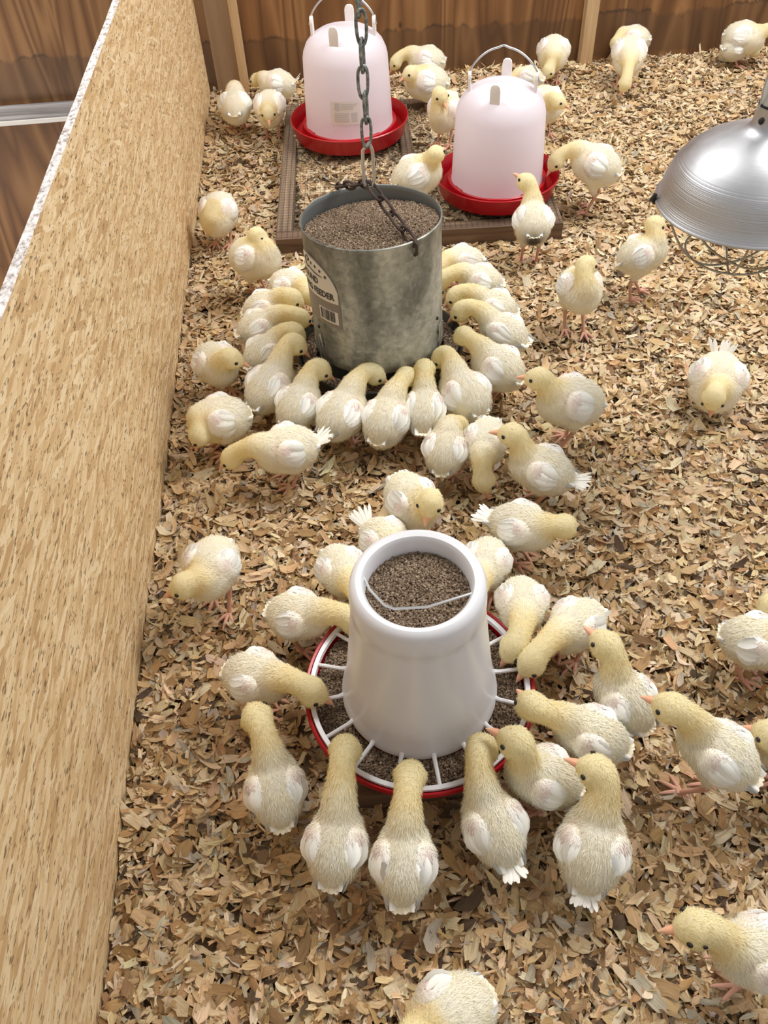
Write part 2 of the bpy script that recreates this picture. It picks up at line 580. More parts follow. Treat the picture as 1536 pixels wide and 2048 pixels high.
# ------------------------------------------------------------------ wood shavings
def shavings():
    n = 215000
    y = rng.uniform(0.02, YB - 0.01, n)
    xmax = 0.90 + 0.42 * y
    x = XW + 0.004 + rng.uniform(0, 1, n) * (xmax - XW)
    keep = rng.uniform(0, 1, n) < (xmax - XW) / (0.90 + 0.42 * YB - XW)
    x, y = x[keep], y[keep]
    n = len(x)
    Ln = np.clip(rng.lognormal(math.log(0.0175), 0.42, n), 0.006, 0.046)
    asp = np.clip(rng.lognormal(math.log(0.34), 0.45, n), 0.10, 0.9)
    W = np.clip(Ln * asp, 0.0022, 0.017)
    # low hollows where the birds scratch
    hol = 0.006 * np.sin(x * 9 + 1) * np.sin(y * 7) + 0.004 * np.sin(x * 23) * np.sin(y * 19 + 2)
    z = -0.010 + hol * 0.6 + rng.uniform(0, 1, n) ** 1.3 * 0.014
    # litter heaped up inside the drinking platform
    qx = (x - 0.215) + 0.045 * (y - 2.12)
    qy = (y - 2.12) - 0.045 * (x - 0.215)
    ins = (abs(qx) < 0.295) & (abs(qy) < 0.33)
    z = np.where(ins, z + 0.026 + 0.010 * np.sin(x * 17) * np.sin(y * 13), z)
    yaw = rng.uniform(0, 2 * PI, n)
    pit = rng.normal(0, 0.19, n)
    rol = rng.normal(0, 0.28, n)
    curl = rng.normal(0, 0.8, n)
    cup = rng.normal(0, 0.25, n)
    us = np.array([-0.5, -0.2, 0.15, 0.5])
    vv = np.array([-0.5, 0.0, 0.5])
    P = np.zeros((n, 4, 3, 3))
    taper = np.stack([rng.uniform(0.25, 1, n), np.ones(n), rng.uniform(0.8, 1.1, n), rng.uniform(0.2, 1, n)], 1)
    for i, u in enumerate(us):
        for j, v in enumerate(vv):
            uu = u + rng.normal(0, 0.085, n)
            P[:, i, j, 0] = uu * Ln
            P[:, i, j, 1] = v * W * taper[:, i] + rng.normal(0, 0.0006, n)
            P[:, i, j, 2] = curl * uu * uu * Ln * 0.8 + cup * (v * v) * W * 2
    cy, sy_, cp, sp_, cr, sr = np.cos(yaw), np.sin(yaw), np.cos(pit), np.sin(pit), np.cos(rol), np.sin(rol)
    X, Y, Z = P[..., 0], P[..., 1], P[..., 2]
    e = lambda q: q[:, None, None]
    Y, Z = Y * e(cr) - Z * e(sr), Y * e(sr) + Z * e(cr)
    X, Z = X * e(cp) - Z * e(sp_), X * e(sp_) + Z * e(cp)
    X, Y = X * e(cy) - Y * e(sy_), X * e(sy_) + Y * e(cy)
    V = np.stack([X + e(x), Y + e(y), np.maximum(Z + e(z), -0.0155)], -1).reshape(-1, 3)
    V[:, 0] = np.maximum(V[:, 0], XW + 0.0015)
    V[:, 1] = np.minimum(V[:, 1], YB - 0.002)
    base = np.arange(n)[:, None] * 12
    q = []
    for i in range(3):
        for j in range(2):
            a = i * 3 + j
            q.append([a, a + 3, a + 4, a + 1])
    F = (base[:, None, :] + np.array(q)[None]).reshape(-1, 4)
    pal = np.array([(0.70, 0.52, 0.31), (0.78, 0.63, 0.42), (0.62, 0.42, 0.22), (0.46, 0.28, 0.125), (0.27, 0.155, 0.07), (0.50, 0.42, 0.32), (0.10, 0.062, 0.035)])
    soil_shade = np.exp(-((np.hypot(x - 0.07, y - 1.3) - 0.2) / 0.22) ** 2) * 0.6 + np.exp(-((np.hypot(x - 0.06, y - 0.56) - 0.1) / 0.30) ** 2) * 0.7
    soil_shade = np.clip(soil_shade + np.clip(0.6 - 0.35 * y, 0, 0.5) + 0.35 * np.exp(-((YB - y) / 0.14) ** 2), 0, 1)  # front ramp also paints in the dimmer foreground light; browner along the back wall
    clean = np.array([0.33, 0.30, 0.19, 0.08, 0.03, 0.05, 0.02])
    dirty_dim = np.array([0.20, 0.09, 0.29, 0.24, 0.08, 0.06, 0.04])
    pr = clean[None] * (1 - soil_shade[:, None]) + dirty_dim[None] * soil_shade[:, None]
    cum = np.cumsum(pr / pr.sum(1, keepdims=True), 1)
    idx = (rng.uniform(0, 1, n)[:, None] > cum).sum(1).clip(0, 6)
    C = pal[idx] * rng.uniform(0.82, 1.12, (n, 1)) * (1 + rng.normal(0, 0.03, (n, 3)))
    cols = np.repeat(C, 12, 0)
    me = raw_mesh('wood_shavings', V, F, cols=np.clip(cols, 0, 1), smooth=True, mats=[M['shavings']])
    ga = me.attributes.new('grain', 'FLOAT_VECTOR', 'POINT')
    G = np.zeros((n, 4, 3, 3), np.float32)
    G[..., 0] = (us[None, :, None] * Ln[:, None, None]) * 55 + (np.arange(n) % 977)[:, None, None] * 3.7
    G[..., 1] = (vv[None, None, :] * W[:, None, None]) * 900
    G[..., 2] = (np.arange(n) % 613)[:, None, None] * 1.3
    ga.data.foreach_set('vector', G.ravel())
    o = put('wood_shavings', me)
    tag(o, 'pale pine wood shavings spread as bedding over the whole pen floor', 'bedding', kind='stuff')


shavings()


# ------------------------------------------------------------------ feed crumbs
def crumbs(name, pts, label, size=0.0030, cat='feed', fill=None):
    """many small irregular crumbs, one heap"""
    n = len(pts)
    octa = np.array([(1, 0, 0), (-1, 0, 0), (0, 1, 0), (0, -1, 0), (0, 0, 1), (0, 0, -1)], float)
    of = np.array([(0, 2, 4), (2, 1, 4), (1, 3, 4), (3, 0, 4), (2, 0, 5), (1, 2, 5), (3, 1, 5), (0, 3, 5)])
    A = rng.normal(0, 1, (n, 3, 3))
    Q, _ = np.linalg.qr(A)
    sc = size * rng.uniform(0.55, 1.1, (n, 1, 3)) * 0.8
    V = (octa[None] * sc * rng.uniform(0.75, 1.2, (n, 6, 1))) @ Q + np.asarray(pts)[:, None, :]
    F = (np.arange(n)[:, None, None] * 6 + of[None]).reshape(-1, 3)
    pal = np.array([(0.215, 0.15, 0.10), (0.29, 0.21, 0.145), (0.15, 0.10, 0.065), (0.38, 0.30, 0.22)])
    C = pal[rng.choice(4, n, p=[0.4, 0.3, 0.2, 0.1])] * rng.uniform(0.8, 1.15, (n, 1))
    V = V.reshape(-1, 3)
    C = np.repeat(C, 6, 0)
    if fill is not None:
        fv, ff = fill
        F = np.concatenate([F, np.asarray(ff) + len(V)])
        V = np.concatenate([V, fv])
        C = np.concatenate([C, np.tile((0.12, 0.08, 0.05), (len(fv), 1))])
    me = raw_mesh(name, V, F, cols=C, smooth=False, mats=[M['feed']])
    o = put(name, me)
    return tag(o, label, cat, kind='stuff')


def disc_pts(n, r0, r1):
    r = np.sqrt(rng.uniform(r0 * r0, r1 * r1, n))
    a = rng.uniform(0, 2 * PI, n)
    return r * np.cos(a), r * np.sin(a)


def ring_fill(r0, r1, zf, cx, cy, n=48, m=6):
    V, F = [], []
    rs = np.linspace(r0, r1, m)
    for r in rs:
        for q in range(n):
            a = 2 * PI * q / n
            V.append((cx + r * math.cos(a), cy + r * math.sin(a), zf(r * math.cos(a), r * math.sin(a))))
    for j in range(m - 1):
        for q in range(n):
            q2 = (q + 1) % n
            F.append((j * n + q, j * n + q2, (j + 1) * n + q2))
            F.append((j * n + q, (j + 1) * n + q2, (j + 1) * n + q))
    return np.array(V), np.array(F)


# ------------------------------------------------------------------ white plastic feeder
PX, PY = 0.058, 0.557
MB().box(PX - 0.105, PX + 0.085, PY - 0.13, PY + 0.09, -0.012, 0.0345).build('wood_block', M['crate'], smooth=False, bevel=0.002)
tag(bpy.data.objects['wood_block'], 'short dark wooden block propping up the white plastic feeder', 'block')
pf = empty('chick_feeder', (PX, PY, 0.035))
tag(pf, 'white plastic tube feeder with red pan, full of crumbs, nearest the camera', 'feeder')
zo = -0.035
pan = [(0.0, 0.002), (0.125, 0.002), (0.138, 0.008), (0.1465, 0.028), (0.1485, 0.036), (0.1515, 0.0375), (0.1535, 0.0345),
       (0.1535, 0.0315), (0.1505, 0.030), (0.1405, 0.006), (0.127, 0.0), (0.0, 0.0)]
MB().lathe(pan, 96).build('pan', M['red'], pf)
g = MB()
ring = [(0.1395, 0.0325), (0.1462, 0.0325), (0.1470, 0.0365), (0.1462, 0.0385), (0.1405, 0.0385)]
g.lathe(ring, 96, closed=True)
g.lathe([(0.094, 0.030), (0.1025, 0.030), (0.1030, 0.034), (0.1015, 0.037), (0.094, 0.037)], 96, closed=True)
for i in range(16):
    a = 2 * PI * (i + 0.16) / 16
    ca, sa = math.cos(a), math.sin(a)
    g.tube([(0.097 * ca, 0.097 * sa, 0.041), (0.108 * ca, 0.108 * sa, 0.0375), (0.143 * ca, 0.143 * sa, 0.0355)], [0.0042, 0.0029, 0.0027], 8)
g.build('feeding_grill', M['white'], pf)
body = [(0.0605, 0.225), (0.0608, 0.2630), (0.0640, 0.2675), (0.0700, 0.2690), (0.0750, 0.2665), (0.0780, 0.2600),
        (0.0795, 0.2360), (0.0793, 0.2300), (0.0787, 0.2265), (0.0795, 0.215), (0.0862, 0.150), (0.0930, 0.090), (0.0972, 0.060), (0.0992, 0.050), (0.1020, 0.042), (0.1030, 0.036), (0.0985, 0.034), (0.0945, 0.05), (0.077, 0.15), (0.068, 0.20)]
MB().lathe(body, 96).build('hopper', M['white'], pf)
hz = 0.262
wire = [(-0.0605, 0.018, hz), (-0.0545, -0.004, hz + 0.001), (-0.040, -0.0275, hz + 0.002), (-0.030, -0.0335, hz + 0.002), (0.006, -0.0355, hz + 0.002), (0.056, -0.0225, hz + 0.001), (0.0605, -0.020, hz)]
MB().tube(wire, 0.0017, 8).build('wire_bail', M['zinc'], pf)
x, y = disc_pts(6500, 0, 0.0595)
zf = lambda a, b: 0.2745 + 0.010 * math.exp(-((a - 0.004) ** 2 + (b - 0.012) ** 2) / 0.0016)
z = np.array([zf(a, b) for a, b in zip(x, y)]) + rng.uniform(-0.003, 0.0012, len(x))
crumbs('feed_crumbs', np.stack([x + PX, y + PY, z], 1), 'brown feed crumbs filling the mouth of the white plastic feeder',
       fill=ring_fill(0.0005, 0.0600, lambda a, b: zf(a, b) - 0.002, PX, PY))
x, y = disc_pts(11000, 0.101, 0.1385)
zr = lambda a, b: 0.056 + 0.004 * math.sin(3 * math.atan2(b, a)) - 0.08 * (math.hypot(a, b) - 0.11)
z = np.array([zr(a, b) for a, b in zip(x, y)]) + rng.uniform(-0.003, 0.001, len(x))
crumbs('feed_crumbs', np.stack([x + PX, y + PY, z], 1), 'brown feed crumbs lying in the red pan between white spokes',
       fill=ring_fill(0.101, 0.1385, lambda a, b: zr(a, b) - 0.002, PX, PY))

# ------------------------------------------------------------------ galvanized hanging feeder
GX, GY, GZ = 0.069, 1.305, 0.075
GR = 0.121
gf = empty('hanging_feeder', (GX, GY, GZ))
gf.rotation_euler = (-0.0534, -0.0124, 0)
tag(gf, 'galvanized steel hanging feeder tube with paper label, hung from chain', 'feeder')
prof = [(GR - 0.0022, 0.012), (GR - 0.0022, 0.245), (GR - 0.0015, 0.2525), (GR, 0.2540), (GR + 0.0016, 0.2525), (GR + 0.0016, 0.2500), (GR, 0.2480), (GR, 0.030), (GR + 0.0015, 0.026), (GR + 0.0015, 0.012), (GR, 0.010)]
tube = MB().lathe(prof, 96, closed=True).build('tube', [M['galv'], M['galv_in']], gf)
for p in tube.data.polygons:
    c = p.center
    if math.hypot(c.x, c.y) < GR - 0.0018 and p.normal.x * c.x + p.normal.y * c.y < 0:
        p.material_index = 1
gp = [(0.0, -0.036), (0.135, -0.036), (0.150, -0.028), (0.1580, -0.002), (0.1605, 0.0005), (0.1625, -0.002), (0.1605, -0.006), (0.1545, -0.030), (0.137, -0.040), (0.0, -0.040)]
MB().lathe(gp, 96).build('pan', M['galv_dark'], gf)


def oncyl(r, ang, z):
    return (r * math.cos(ang), r * math.sin(ang), z)


for ang in (math.radians(208), math.radians(-28), math.radians(92)):
    h = MB()
    h.tube([oncyl(GR + 0.003, ang - 0.035, -0.03), oncyl(GR + 0.004, ang - 0.035, 0.045), oncyl(GR + 0.004, ang - 0.02, 0.062), oncyl(GR + 0.003, ang, 0.066), oncyl(GR + 0.004, ang + 0.02, 0.060), oncyl(GR + 0.002, ang + 0.03, 0.040)], 0.0016, 8)
    h.build('pan_hanger', M['zinc'], gf)
    # punched adjusting holes above and below the hanger
    for dz, da in ((0.078, 0.05), (0.045, 0.005)):
        MB().ball(oncyl(GR + 0.0002, ang - da, dz), 0.0032, 10, 7, (1, 1, 1.2)).build('adjusting_hole', M['hole'], gf)
# paper label bent round the tube, lettered
LA0, LA1 = math.radians(168), math.radians(236.2)      # left and right edge, anticlockwise seen from above
LR = GR + 0.0007


def lab_ang(u):        # u metres along the label from its right edge, to the left is negative
    return LA1 + u / GR


def patch(name, poly_rows, mat, parent, r):
    """poly_rows: list of (u, z_low, z_high); sheet with a small thickness"""
    m = MB()
    vs, fs = [], []
    for (u, z0, z1) in poly_rows:
        a = lab_ang(u)
        vs += [oncyl(r, a, z0), oncyl(r, a, z1), oncyl(r - 0.0005, a, z1), oncyl(r - 0.0005, a, z0)]
    for i in range(len(poly_rows) - 1):
        for q in range(4):
            q2 = (q + 1) % 4
            fs.append((i * 4 + q, i * 4 + q2, (i + 1) * 4 + q2, (i + 1) * 4 + q))
    return m.add(vs, fs).build(name, mat, parent)


LW = (LA1 - LA0) * GR
us = np.linspace(-LW, 0.0, 40)


def top_edge(u):       # arched top of the label
    s = abs(u + LW * 0.5) / (LW * 0.5)
    return 0.152 + 0.066 * math.sqrt(max(0.0, 1 - s ** 2.3))


lab = patch('label', [(u, 0.097, max(0.150, top_edge(u))) for u in us], M['label_grey'], gf, LR)
patch('white_panel', [(u, 0.146 + 0.0 * u, max(0.1465, top_edge(u) - 0.003)) for u in np.linspace(-LW + 0.002, -0.0025, 40)], M['label_white'], lab, LR + 0.0004)


def bend_text(txt, u_right, z, size, name, parent, mat, r, squeeze=1.0):
    cu = bpy.data.curves.new('lettering', 'FONT')
    cu.body = txt
    cu.size = size
    cu.align_x = 'RIGHT'
    cu.extrude = 0.0
    cu.offset = 0.0006
    cu.resolution_u = 2
    t = bpy.data.objects.new('lettering', cu)
    COL.objects.link(t)
    dg = bpy.context.evaluated_depsgraph_get()
    me = bpy.data.meshes.new_from_object(t.evaluated_get(dg))
    bpy.data.objects.remove(t)
    me.name = name
    for v in me.vertices:
        a = lab_ang(u_right + v.co.x * squeeze)
        v.co = Vector(oncyl(r, a, z + v.co.y))
    me.materials.clear()
    me.materials.append(mat)
    return put(name, me, parent)


bend_text('POUND', -0.046, 0.1725, 0.0165, 'lettering', lab, M['ink'], LR + 0.0011, 0.95)
bend_text('HANGING FEEDER', -0.0105, 0.1525, 0.0165, 'lettering', lab, M['ink'], LR + 0.0011, 0.95)
st = MB()
for i in range(8):
    u = -0.026 - i * 0.0125
    z = top_edge(u) - 0.0125
    a = lab_ang(u)
    c = oncyl(LR + 0.0009, a, z)
    pts = []
    for q in range(10):
        rr = 0.0036 if q % 2 == 0 else 0.0021
        b = PI / 2 + q * PI / 5
        pts.append(oncyl(LR + 0.0011, a + rr * math.cos(b) / GR, z + rr * math.sin(b)))
    st.add(pts + [c], [(q, (q + 1) % 10, 10) for q in range(10)])
st.build('star_row', M['ink'], lab, weld=False)
sw = MB()
sw.tube([oncyl(LR + 0.0006, lab_ang(-0.034 - 0.042 * t), 0.1895 + 0.007 * t ** 1.6) for t in np.linspace(0, 1, 10)], [0.0004 + 0.0008 * math.sin(PI * t) for t in np.linspace(0.05, 0.95, 10)], 6)
b0 = [oncyl(LR + 0.0006, lab_ang(-0.078 + 0.0085 * math.cos(t)), 0.203 + 0.0105 * math.sin(t)) for t in np.linspace(0.4, 5.6, 16)]
sw.tube(b0, 0.0010, 6)
sw.build('swoosh', M['ink'], lab)
bc = patch('barcode', [(u, 0.1045, 0.1295) for u in np.linspace(-0.052, -0.006, 10)], M['label_white'], lab, LR + 0.0004)
bars = MB()
u = -0.048
while u < -0.012:
    wd = random.choice((0.0006, 0.0010, 0.0016, 0.0022))
    vs = [oncyl(LR + 0.0011, lab_ang(u), 0.108), oncyl(LR + 0.0011, lab_ang(u + wd), 0.108), oncyl(LR + 0.0011, lab_ang(u + wd), 0.1285), oncyl(LR + 0.0011, lab_ang(u), 0.1285)]
    bars.add(vs, [(0, 1, 2, 3)])
    u += wd + random.choice((0.0007, 0.0010, 0.0015))
bars.build('bars', M['ink'], bc, weld=False)

# feed in the tube and pan (tilted with the feeder)
R3 = gf.rotation_euler.to_matrix()


def gworld(P):
    return np.asarray(P) @ np.array(R3).T + np.array((GX, GY, GZ))


x, y = disc_pts(18000, 0, GR - 0.005)
zc = lambda a, b: 0.246 - 0.022 * min(1, max(0, (b + 0.03) / 0.15)) - 0.006 * max(0, -a / 0.12) + 0.009 * math.exp(-((a - 0.01) ** 2 + (b + 0.01) ** 2) / 0.004)
z = np.array([zc(a, b) for a, b in zip(x, y)]) + rng.uniform(-0.003, 0.0015, len(x))
fv, ff = ring_fill(0.0005, GR - 0.004, lambda a, b: zc(a, b) - 0.002, 0, 0)
crumbs('feed_crumbs', gworld(np.stack([x, y, z], 1)), 'brown feed crumbs heaped inside the galvanized steel feeder tube', 0.0033, fill=(gworld(fv), ff))
x, y = disc_pts(9000, GR + 0.003, 0.150)
z = -0.016 + rng.uniform(-0.004, 0.002, len(x))
fv, ff = ring_fill(GR + 0.003, 0.150, lambda a, b: -0.018, 0, 0)
crumbs('feed_crumbs', gworld(np.stack([x, y, z], 1)), 'brown feed crumbs in the pan ring under the galvanized tube', 0.0033, fill=(gworld(fv), ff))


# ------------------------------------------------------------------ chains
def chain_link(p, q, plane, wdt, r, pinch=0.0, n=28):
    """closed loop from p to q; plane = sideways direction"""
    p, q = Vector(p), Vector(q)
    ax = (q - p)
    L = ax.length
    ax.normalize()
    s = Vector(plane)
    s = (s - ax * s.dot(ax)).normalized()
    pts = []
    for i in range(n):
        t = 2 * PI * i / n
        c, sn = math.cos(t), math.sin(t)
        al = 0.5 * L * (1 if c > 0 else -1) * abs(c) ** 0.8
        la = 0.5 * wdt * (1 if sn > 0 else -1) * abs(sn) ** 0.8 * (1 - pinch * (0.5 - c * 0.5))
        pts.append((p + q) * 0.5 + ax * al + s * la)
    return MB().tube(pts, r, 8, closed=True)


ch = empty('hanging_chain', (0.066, 1.312, 0.395))
tag(ch, 'grey galvanized link chain hanging straight down to the steel feeder', 'chain')
zb = 0.452 - 0.395
pitch = 0.0375
for i in range(12):
    z0 = zb + i * pitch
    pl = (1, 0.25, 0) if i % 2 == 0 else (0.35, 1, 0)
    jx = 0.0015 * math.sin(i * 2.1)
    chain_link((jx, 0, z0 - 0.0035), (jx * 0.6, 0, z0 + pitch + 0.0055), pl, 0.0175, 0.0026, 0.25).build('link', M['chain'], ch)
# open carrying link at the foot
MB().tube([(0.004, 0, zb + 0.003), (-0.0075, 0, zb - 0.008), (-0.009, -0.002, zb - 0.035), (-0.0085, -0.003, zb - 0.060), (-0.003, -0.003, zb - 0.069), (0.005, -0.002, zb - 0.066), (0.009, 0, zb - 0.055),
           (0.0085, 0.001, zb - 0.035), (0.008, 0.001, zb - 0.010), (0.003, 0.001, zb + 0.004)], 0.0028, 8).build('carrying_link', M['zinc'], ch)
rc = empty('rusty_chain', (0.066, 1.312, 0.38))
tag(rc, 'dark rusty chain looped across the mouth of the steel feeder', 'chain')
A, B = (0.1292, 1.2151, 0.3285), (0.0167, 1.4288, 0.3285)
top = (0.066, 1.312, 0.388)


def bail(p, q, n, side0):
    p, q = Vector(p), Vector(q)
    d = (q - p) / n
    for i in range(n):
        a = p + d * i - d * 0.11
        b = p + d * (i + 1) + d * 0.11
        up = d.cross(Vector((0, 0, 1))).normalized()
        pl = up if (i + side0) % 2 == 0 else (up * 0.45 + d.cross(up).normalized())
        o = Vector((0.066, 1.312, 0.38))
        chain_link(a - o, b - o, pl, 0.0165, 0.0026, 0.2).build('link', M['rust'], rc)


bail(top, A, 4, 0)
bail(top, B, 4, 1)
o = Vector((0.066, 1.312, 0.38))
for E in (A, B):
    E = Vector(E)
    out = (E - Vector((GX, GY, E.z)))
    out.z = 0
    out.normalize()
    MB().tube([E - o - out * 0.006 + Vector((0, 0, 0.004)), E - o + Vector((0, 0, 0.007)), E - o + out * 0.006 + Vector((0, 0, 0.002)), E - o + out * 0.006 + Vector((0, 0, -0.016)), E - o + out * 0.001 + Vector((0, 0, -0.020))],
              0.0028, 8).build('end_hook', M['rust'], rc)

# ------------------------------------------------------------------ wire-topped drinking platform
pt = empty('platform', (0.215, 2.12, -0.01))
tag(pt, 'low wooden frame topped with wire mesh under the two waterers', 'platform')
pt.rotation_euler = (0, 0, -0.045)
hx, hy = 0.335, 0.37
th = 0.036


def rail(x0, x1, y0, y1, z0, z1, mat):
    MB().box(x0, x1, y0, y1, z0, z1).build('rail', mat, pt, smooth=False, bevel=0.0015)


rail(-hx, hx, -hy, -hy + th, 0, 0.052, M['crate'])
rail(-hx, hx, hy - th, hy, 0, 0.052, M['crate'])
rail(-hx, -hx + th, -hy + th + 0.001, hy - th - 0.001, 0, 0.052, M['crate_y'])
rail(hx - th, hx, -hy + th + 0.001, hy - th - 0.001, 0, 0.052, M['crate_y'])
rail(-0.018, 0.014, -hy + th + 0.001, hy - th - 0.001, 0, 0.052, M['crate_y'])
m = MB()
s = 0.0127
r = 0.00042
nx, ny = int(2 * hx / s), int(2 * hy / s)
for i in range(nx + 1):
    x = -hx + 0.002 + i * s
    m.tube([(x, -hy + 0.004, 0.0532), (x, hy - 0.004, 0.0532)], r, 4, caps=False)
for i in range(ny + 1):
    y = -hy + 0.004 + i * s
    m.tube([(-hx + 0.002, y, 0.0540), (hx - 0.002, y, 0.0540)], r, 4, caps=False)
m.build('wire_mesh', M['mesh_wire'], pt, weld=False)


# ------------------------------------------------------------------ waterers
def waterer(x, y, z0, sc, rz, label, with_label):
    t = empty('waterer', (x, y, z0))
    t.rotation_euler = (0, 0, rz)
    t.scale = (sc, sc, sc)
    tag(t, label, 'waterer', 'waterers on the wire platform')
    base = [(0.0, 0.0), (0.128, 0.0), (0.141, 0.006), (0.1500, 0.040), (0.1520, 0.0445), (0.1500, 0.0465), (0.1475, 0.044), (0.1385, 0.012),
            (0.128, 0.008), (0.1235, 0.012), (0.1205, 0.034), (0.1170, 0.0355), (0.112, 0.033), (0.110, 0.012), (0.0, 0.010)]
    MB().lathe(base, 96).build('base_pan', M['red'], t)
    jar = [(0.1085, 0.020), (0.1150, 0.0215), (0.1160, 0.026), (0.1125, 0.0295), (0.1108, 0.034), (0.1100, 0.060), (0.1065, 0.140), (0.1040, 0.190), (0.1010, 0.203), (0.0930, 0.220), (0.0800, 0.2345), (0.0600, 0.2455), (0.0350, 0.2520), (0.0, 0.2540)]
    MB().lathe(jar, 96).build('jar', M['milky'], t)
    # moulded catches where the jar locks into the pan
    cl = MB()
    for a in (math.radians(205), math.radians(-62), math.radians(25)):
        for q in np.linspace(-0.10, 0.10, 6):
            cl.ball(oncyl(0.1145, a + q, 0.032), 0.0052, 8, 6, (1, 1, 0.9))
    cl.build('catch', M['red'], t)
    for a in (math.radians(168), math.radians(72), math.radians(-15), math.radians(247)):
        d = Vector((math.cos(a), math.sin(a), 0))
        n = Vector((-d.y, d.x, 0))
        f = MB()
        vs, fs = [], []
        outl = [(-0.0115, 0.0), (0.0115, 0.0), (0.0115, 0.034), (0.0095, 0.042), (0.0045, 0.046), (-0.0045, 0.046), (-0.0095, 0.042), (-0.0115, 0.034)]
        for k_, th_ in ((0, 0.0715), (1, 0.0785)):
            for (u, h) in outl:
                p = d * th_ + n * u
                vs.append((p.x, p.y, 0.231 + h))
        nn = len(outl)
        fs.append(tuple(range(nn)))
        fs.append(tuple(range(2 * nn - 1, nn - 1, -1)))
        for q in range(nn):
            q2 = (q + 1) % nn
            fs.append((q, q2, nn + q2, nn + q))
        f.add(vs, fs).build('tab', M['milky_in'], t, bevel=0.0012)
    a0, a1 = math.radians(168), math.radians(-15)
    p0 = Vector((0.0805 * math.cos(a0), 0.0805 * math.sin(a0), 0.258))
    p1 = Vector((0.0805 * math.cos(a1), 0.0805 * math.sin(a1), 0.258))
    pts = []
    for s_ in np.linspace(0, 1, 29):
        q = p0.lerp(p1, s_)
        q.z += 0.066 * math.sin(PI * s_) ** 0.55
        if 0.42 < s_ < 0.58:
            q.z += 0.0035 * math.cos((s_ - 0.5) / 0.08 * PI / 2) ** 2
        q.y += 0.012 * math.sin(PI * s_)
        pts.append(q)
    MB().tube(pts, 0.0023, 8).build('wire_handle', M['zinc'], t)
    if with_label:
        k_ = MB()
        vs, fs = [], []
        for i, a in enumerate(np.linspace(math.radians(241), math.radians(280), 14)):
            for zz in (0.068, 0.122):
                rr = 0.1105 - 0.0065 * (zz - 0.06) / 0.13
                vs.append(oncyl(rr + 0.0003, a, zz))
        for i in range(13):
            fs.append((2 * i, 2 * i + 2, 2 * i + 3, 2 * i + 1))
        lb = k_.add(vs, fs).build('label', M['sticker'], t)
        pr = MB()

        def block(a0, a1, z0, z1):
            aa = np.linspace(math.radians(a0), math.radians(a1), 5)
            v, f = [], []
            for a in aa:
                for zz in (z0, z1):
                    v.append(oncyl(0.1105 - 0.0065 * (zz - 0.06) / 0.13 + 0.0008, a, zz))
            for i in range(4):
                f.append((2 * i, 2 * i + 2, 2 * i + 3, 2 * i + 1))
            pr.add(v, f)
        block(247, 253, 0.103, 0.119)
        for i in range(3):
            block(255, 277 - 3 * i, 0.1155 - i * 0.005, 0.1170 - i * 0.005)
        for i in range(5):
            block(246, 265, 0.0945 - i * 0.0045, 0.0963 - i * 0.0045)
            block(268, 276, 0.0945 - i * 0.0045, 0.0963 - i * 0.0045)
        pr.build('print', M['faint_ink'], lb, weld=False)
    return t


M['sticker'] = plain('faded_sticker', (0.76, 0.70, 0.66), 0.5)
M['faint_ink'] = plain('faded_print', (0.56, 0.52, 0.56), 0.6)
waterer(0.405, 1.908, 0.0475, 0.98, 0.0, 'milky plastic waterer in red base, right one, nearer the heat lamp', False)
waterer(0.071, 2.279, 0.0475, 1.045, 0.05, 'milky plastic waterer in red base with faded sticker, behind the chain', True)

# ------------------------------------------------------------------ heat lamp
hl = empty('heat_lamp', (0.592, 1.073, 0.435))
tag(hl, 'spun aluminium heat lamp with wire guard hanging at right edge', 'lamp')
dome = [(0.1235, 0.000), (0.1262, -0.0015), (0.1270, 0.0010), (0.1255, 0.0035), (0.1225, 0.006), (0.1195, 0.022), (0.1140, 0.040), (0.1105, 0.050), (0.0985, 0.066), (0.0810, 0.0815), (0.0600, 0.0935), (0.0400, 0.1010), (0.0280, 0.1055), (0.0228, 0.1120), (0.0212, 0.1220), (0.0208, 0.136), (0.0190, 0.1365)]
inner = [(r - 0.0012, z - 0.0008) for (r, z) in dome[::-1] if z > 0.004]
MB().lathe(dome + inner, 128, closed=True).build('reflector', M['alu'], hl)
sk = [(0.0, 0.1935), (0.0150, 0.1930), (0.0170, 0.1905), (0.0176, 0.186), (0.0192, 0.1400), (0.0197, 0.1370), (0.0, 0.1365)]
MB().lathe(sk, 48).build('socket', M['socket'], hl)
MB().lathe([(0.0197, 0.1372), (0.0207, 0.1372), (0.0207, 0.1392), (0.0197, 0.1392)], 48, closed=True).build('gasket', M['black'], hl)
# side clip and hole in the neck
for a in (math.radians(213), math.radians(33)):
    MB().ball(oncyl(0.0222, a, 0.1215), 0.0038, 12, 8, (1, 1, 1.2)).build('vent_hole', M['hole'], hl)
for a in (math.radians(215), math.radians(35), math.radians(125)):
    v = MB()
    v.tube([oncyl(0.0200, a - 0.55, 0.130), oncyl(0.0235, a - 0.5, 0.160), oncyl(0.0215, a - 0.5, 0.190), oncyl(0.012, a - 0.5, 0.205)], 0.0011, 6)
    v.build('hanger_wire', M['zinc'], hl)
cord = [(0, 0, 0.19), (0.002, 0, 0.24), (0.006, 0.004, 0.40), (0.01, 0.006, 0.9)]
MB().tube(cord, 0.0035, 8).build('cord', M['black'], hl)
MB().lathe([(0.0, 0.02), (0.022, 0.024), (0.037, 0.042), (0.040, 0.060), (0.034, 0.080), (0.018, 0.110), (0.0135, 0.138), (0.0, 0.138)], 32).build('bulb', M['bulb'], hl)
gd = [math.radians(d) for d in (190, 252, 300)]
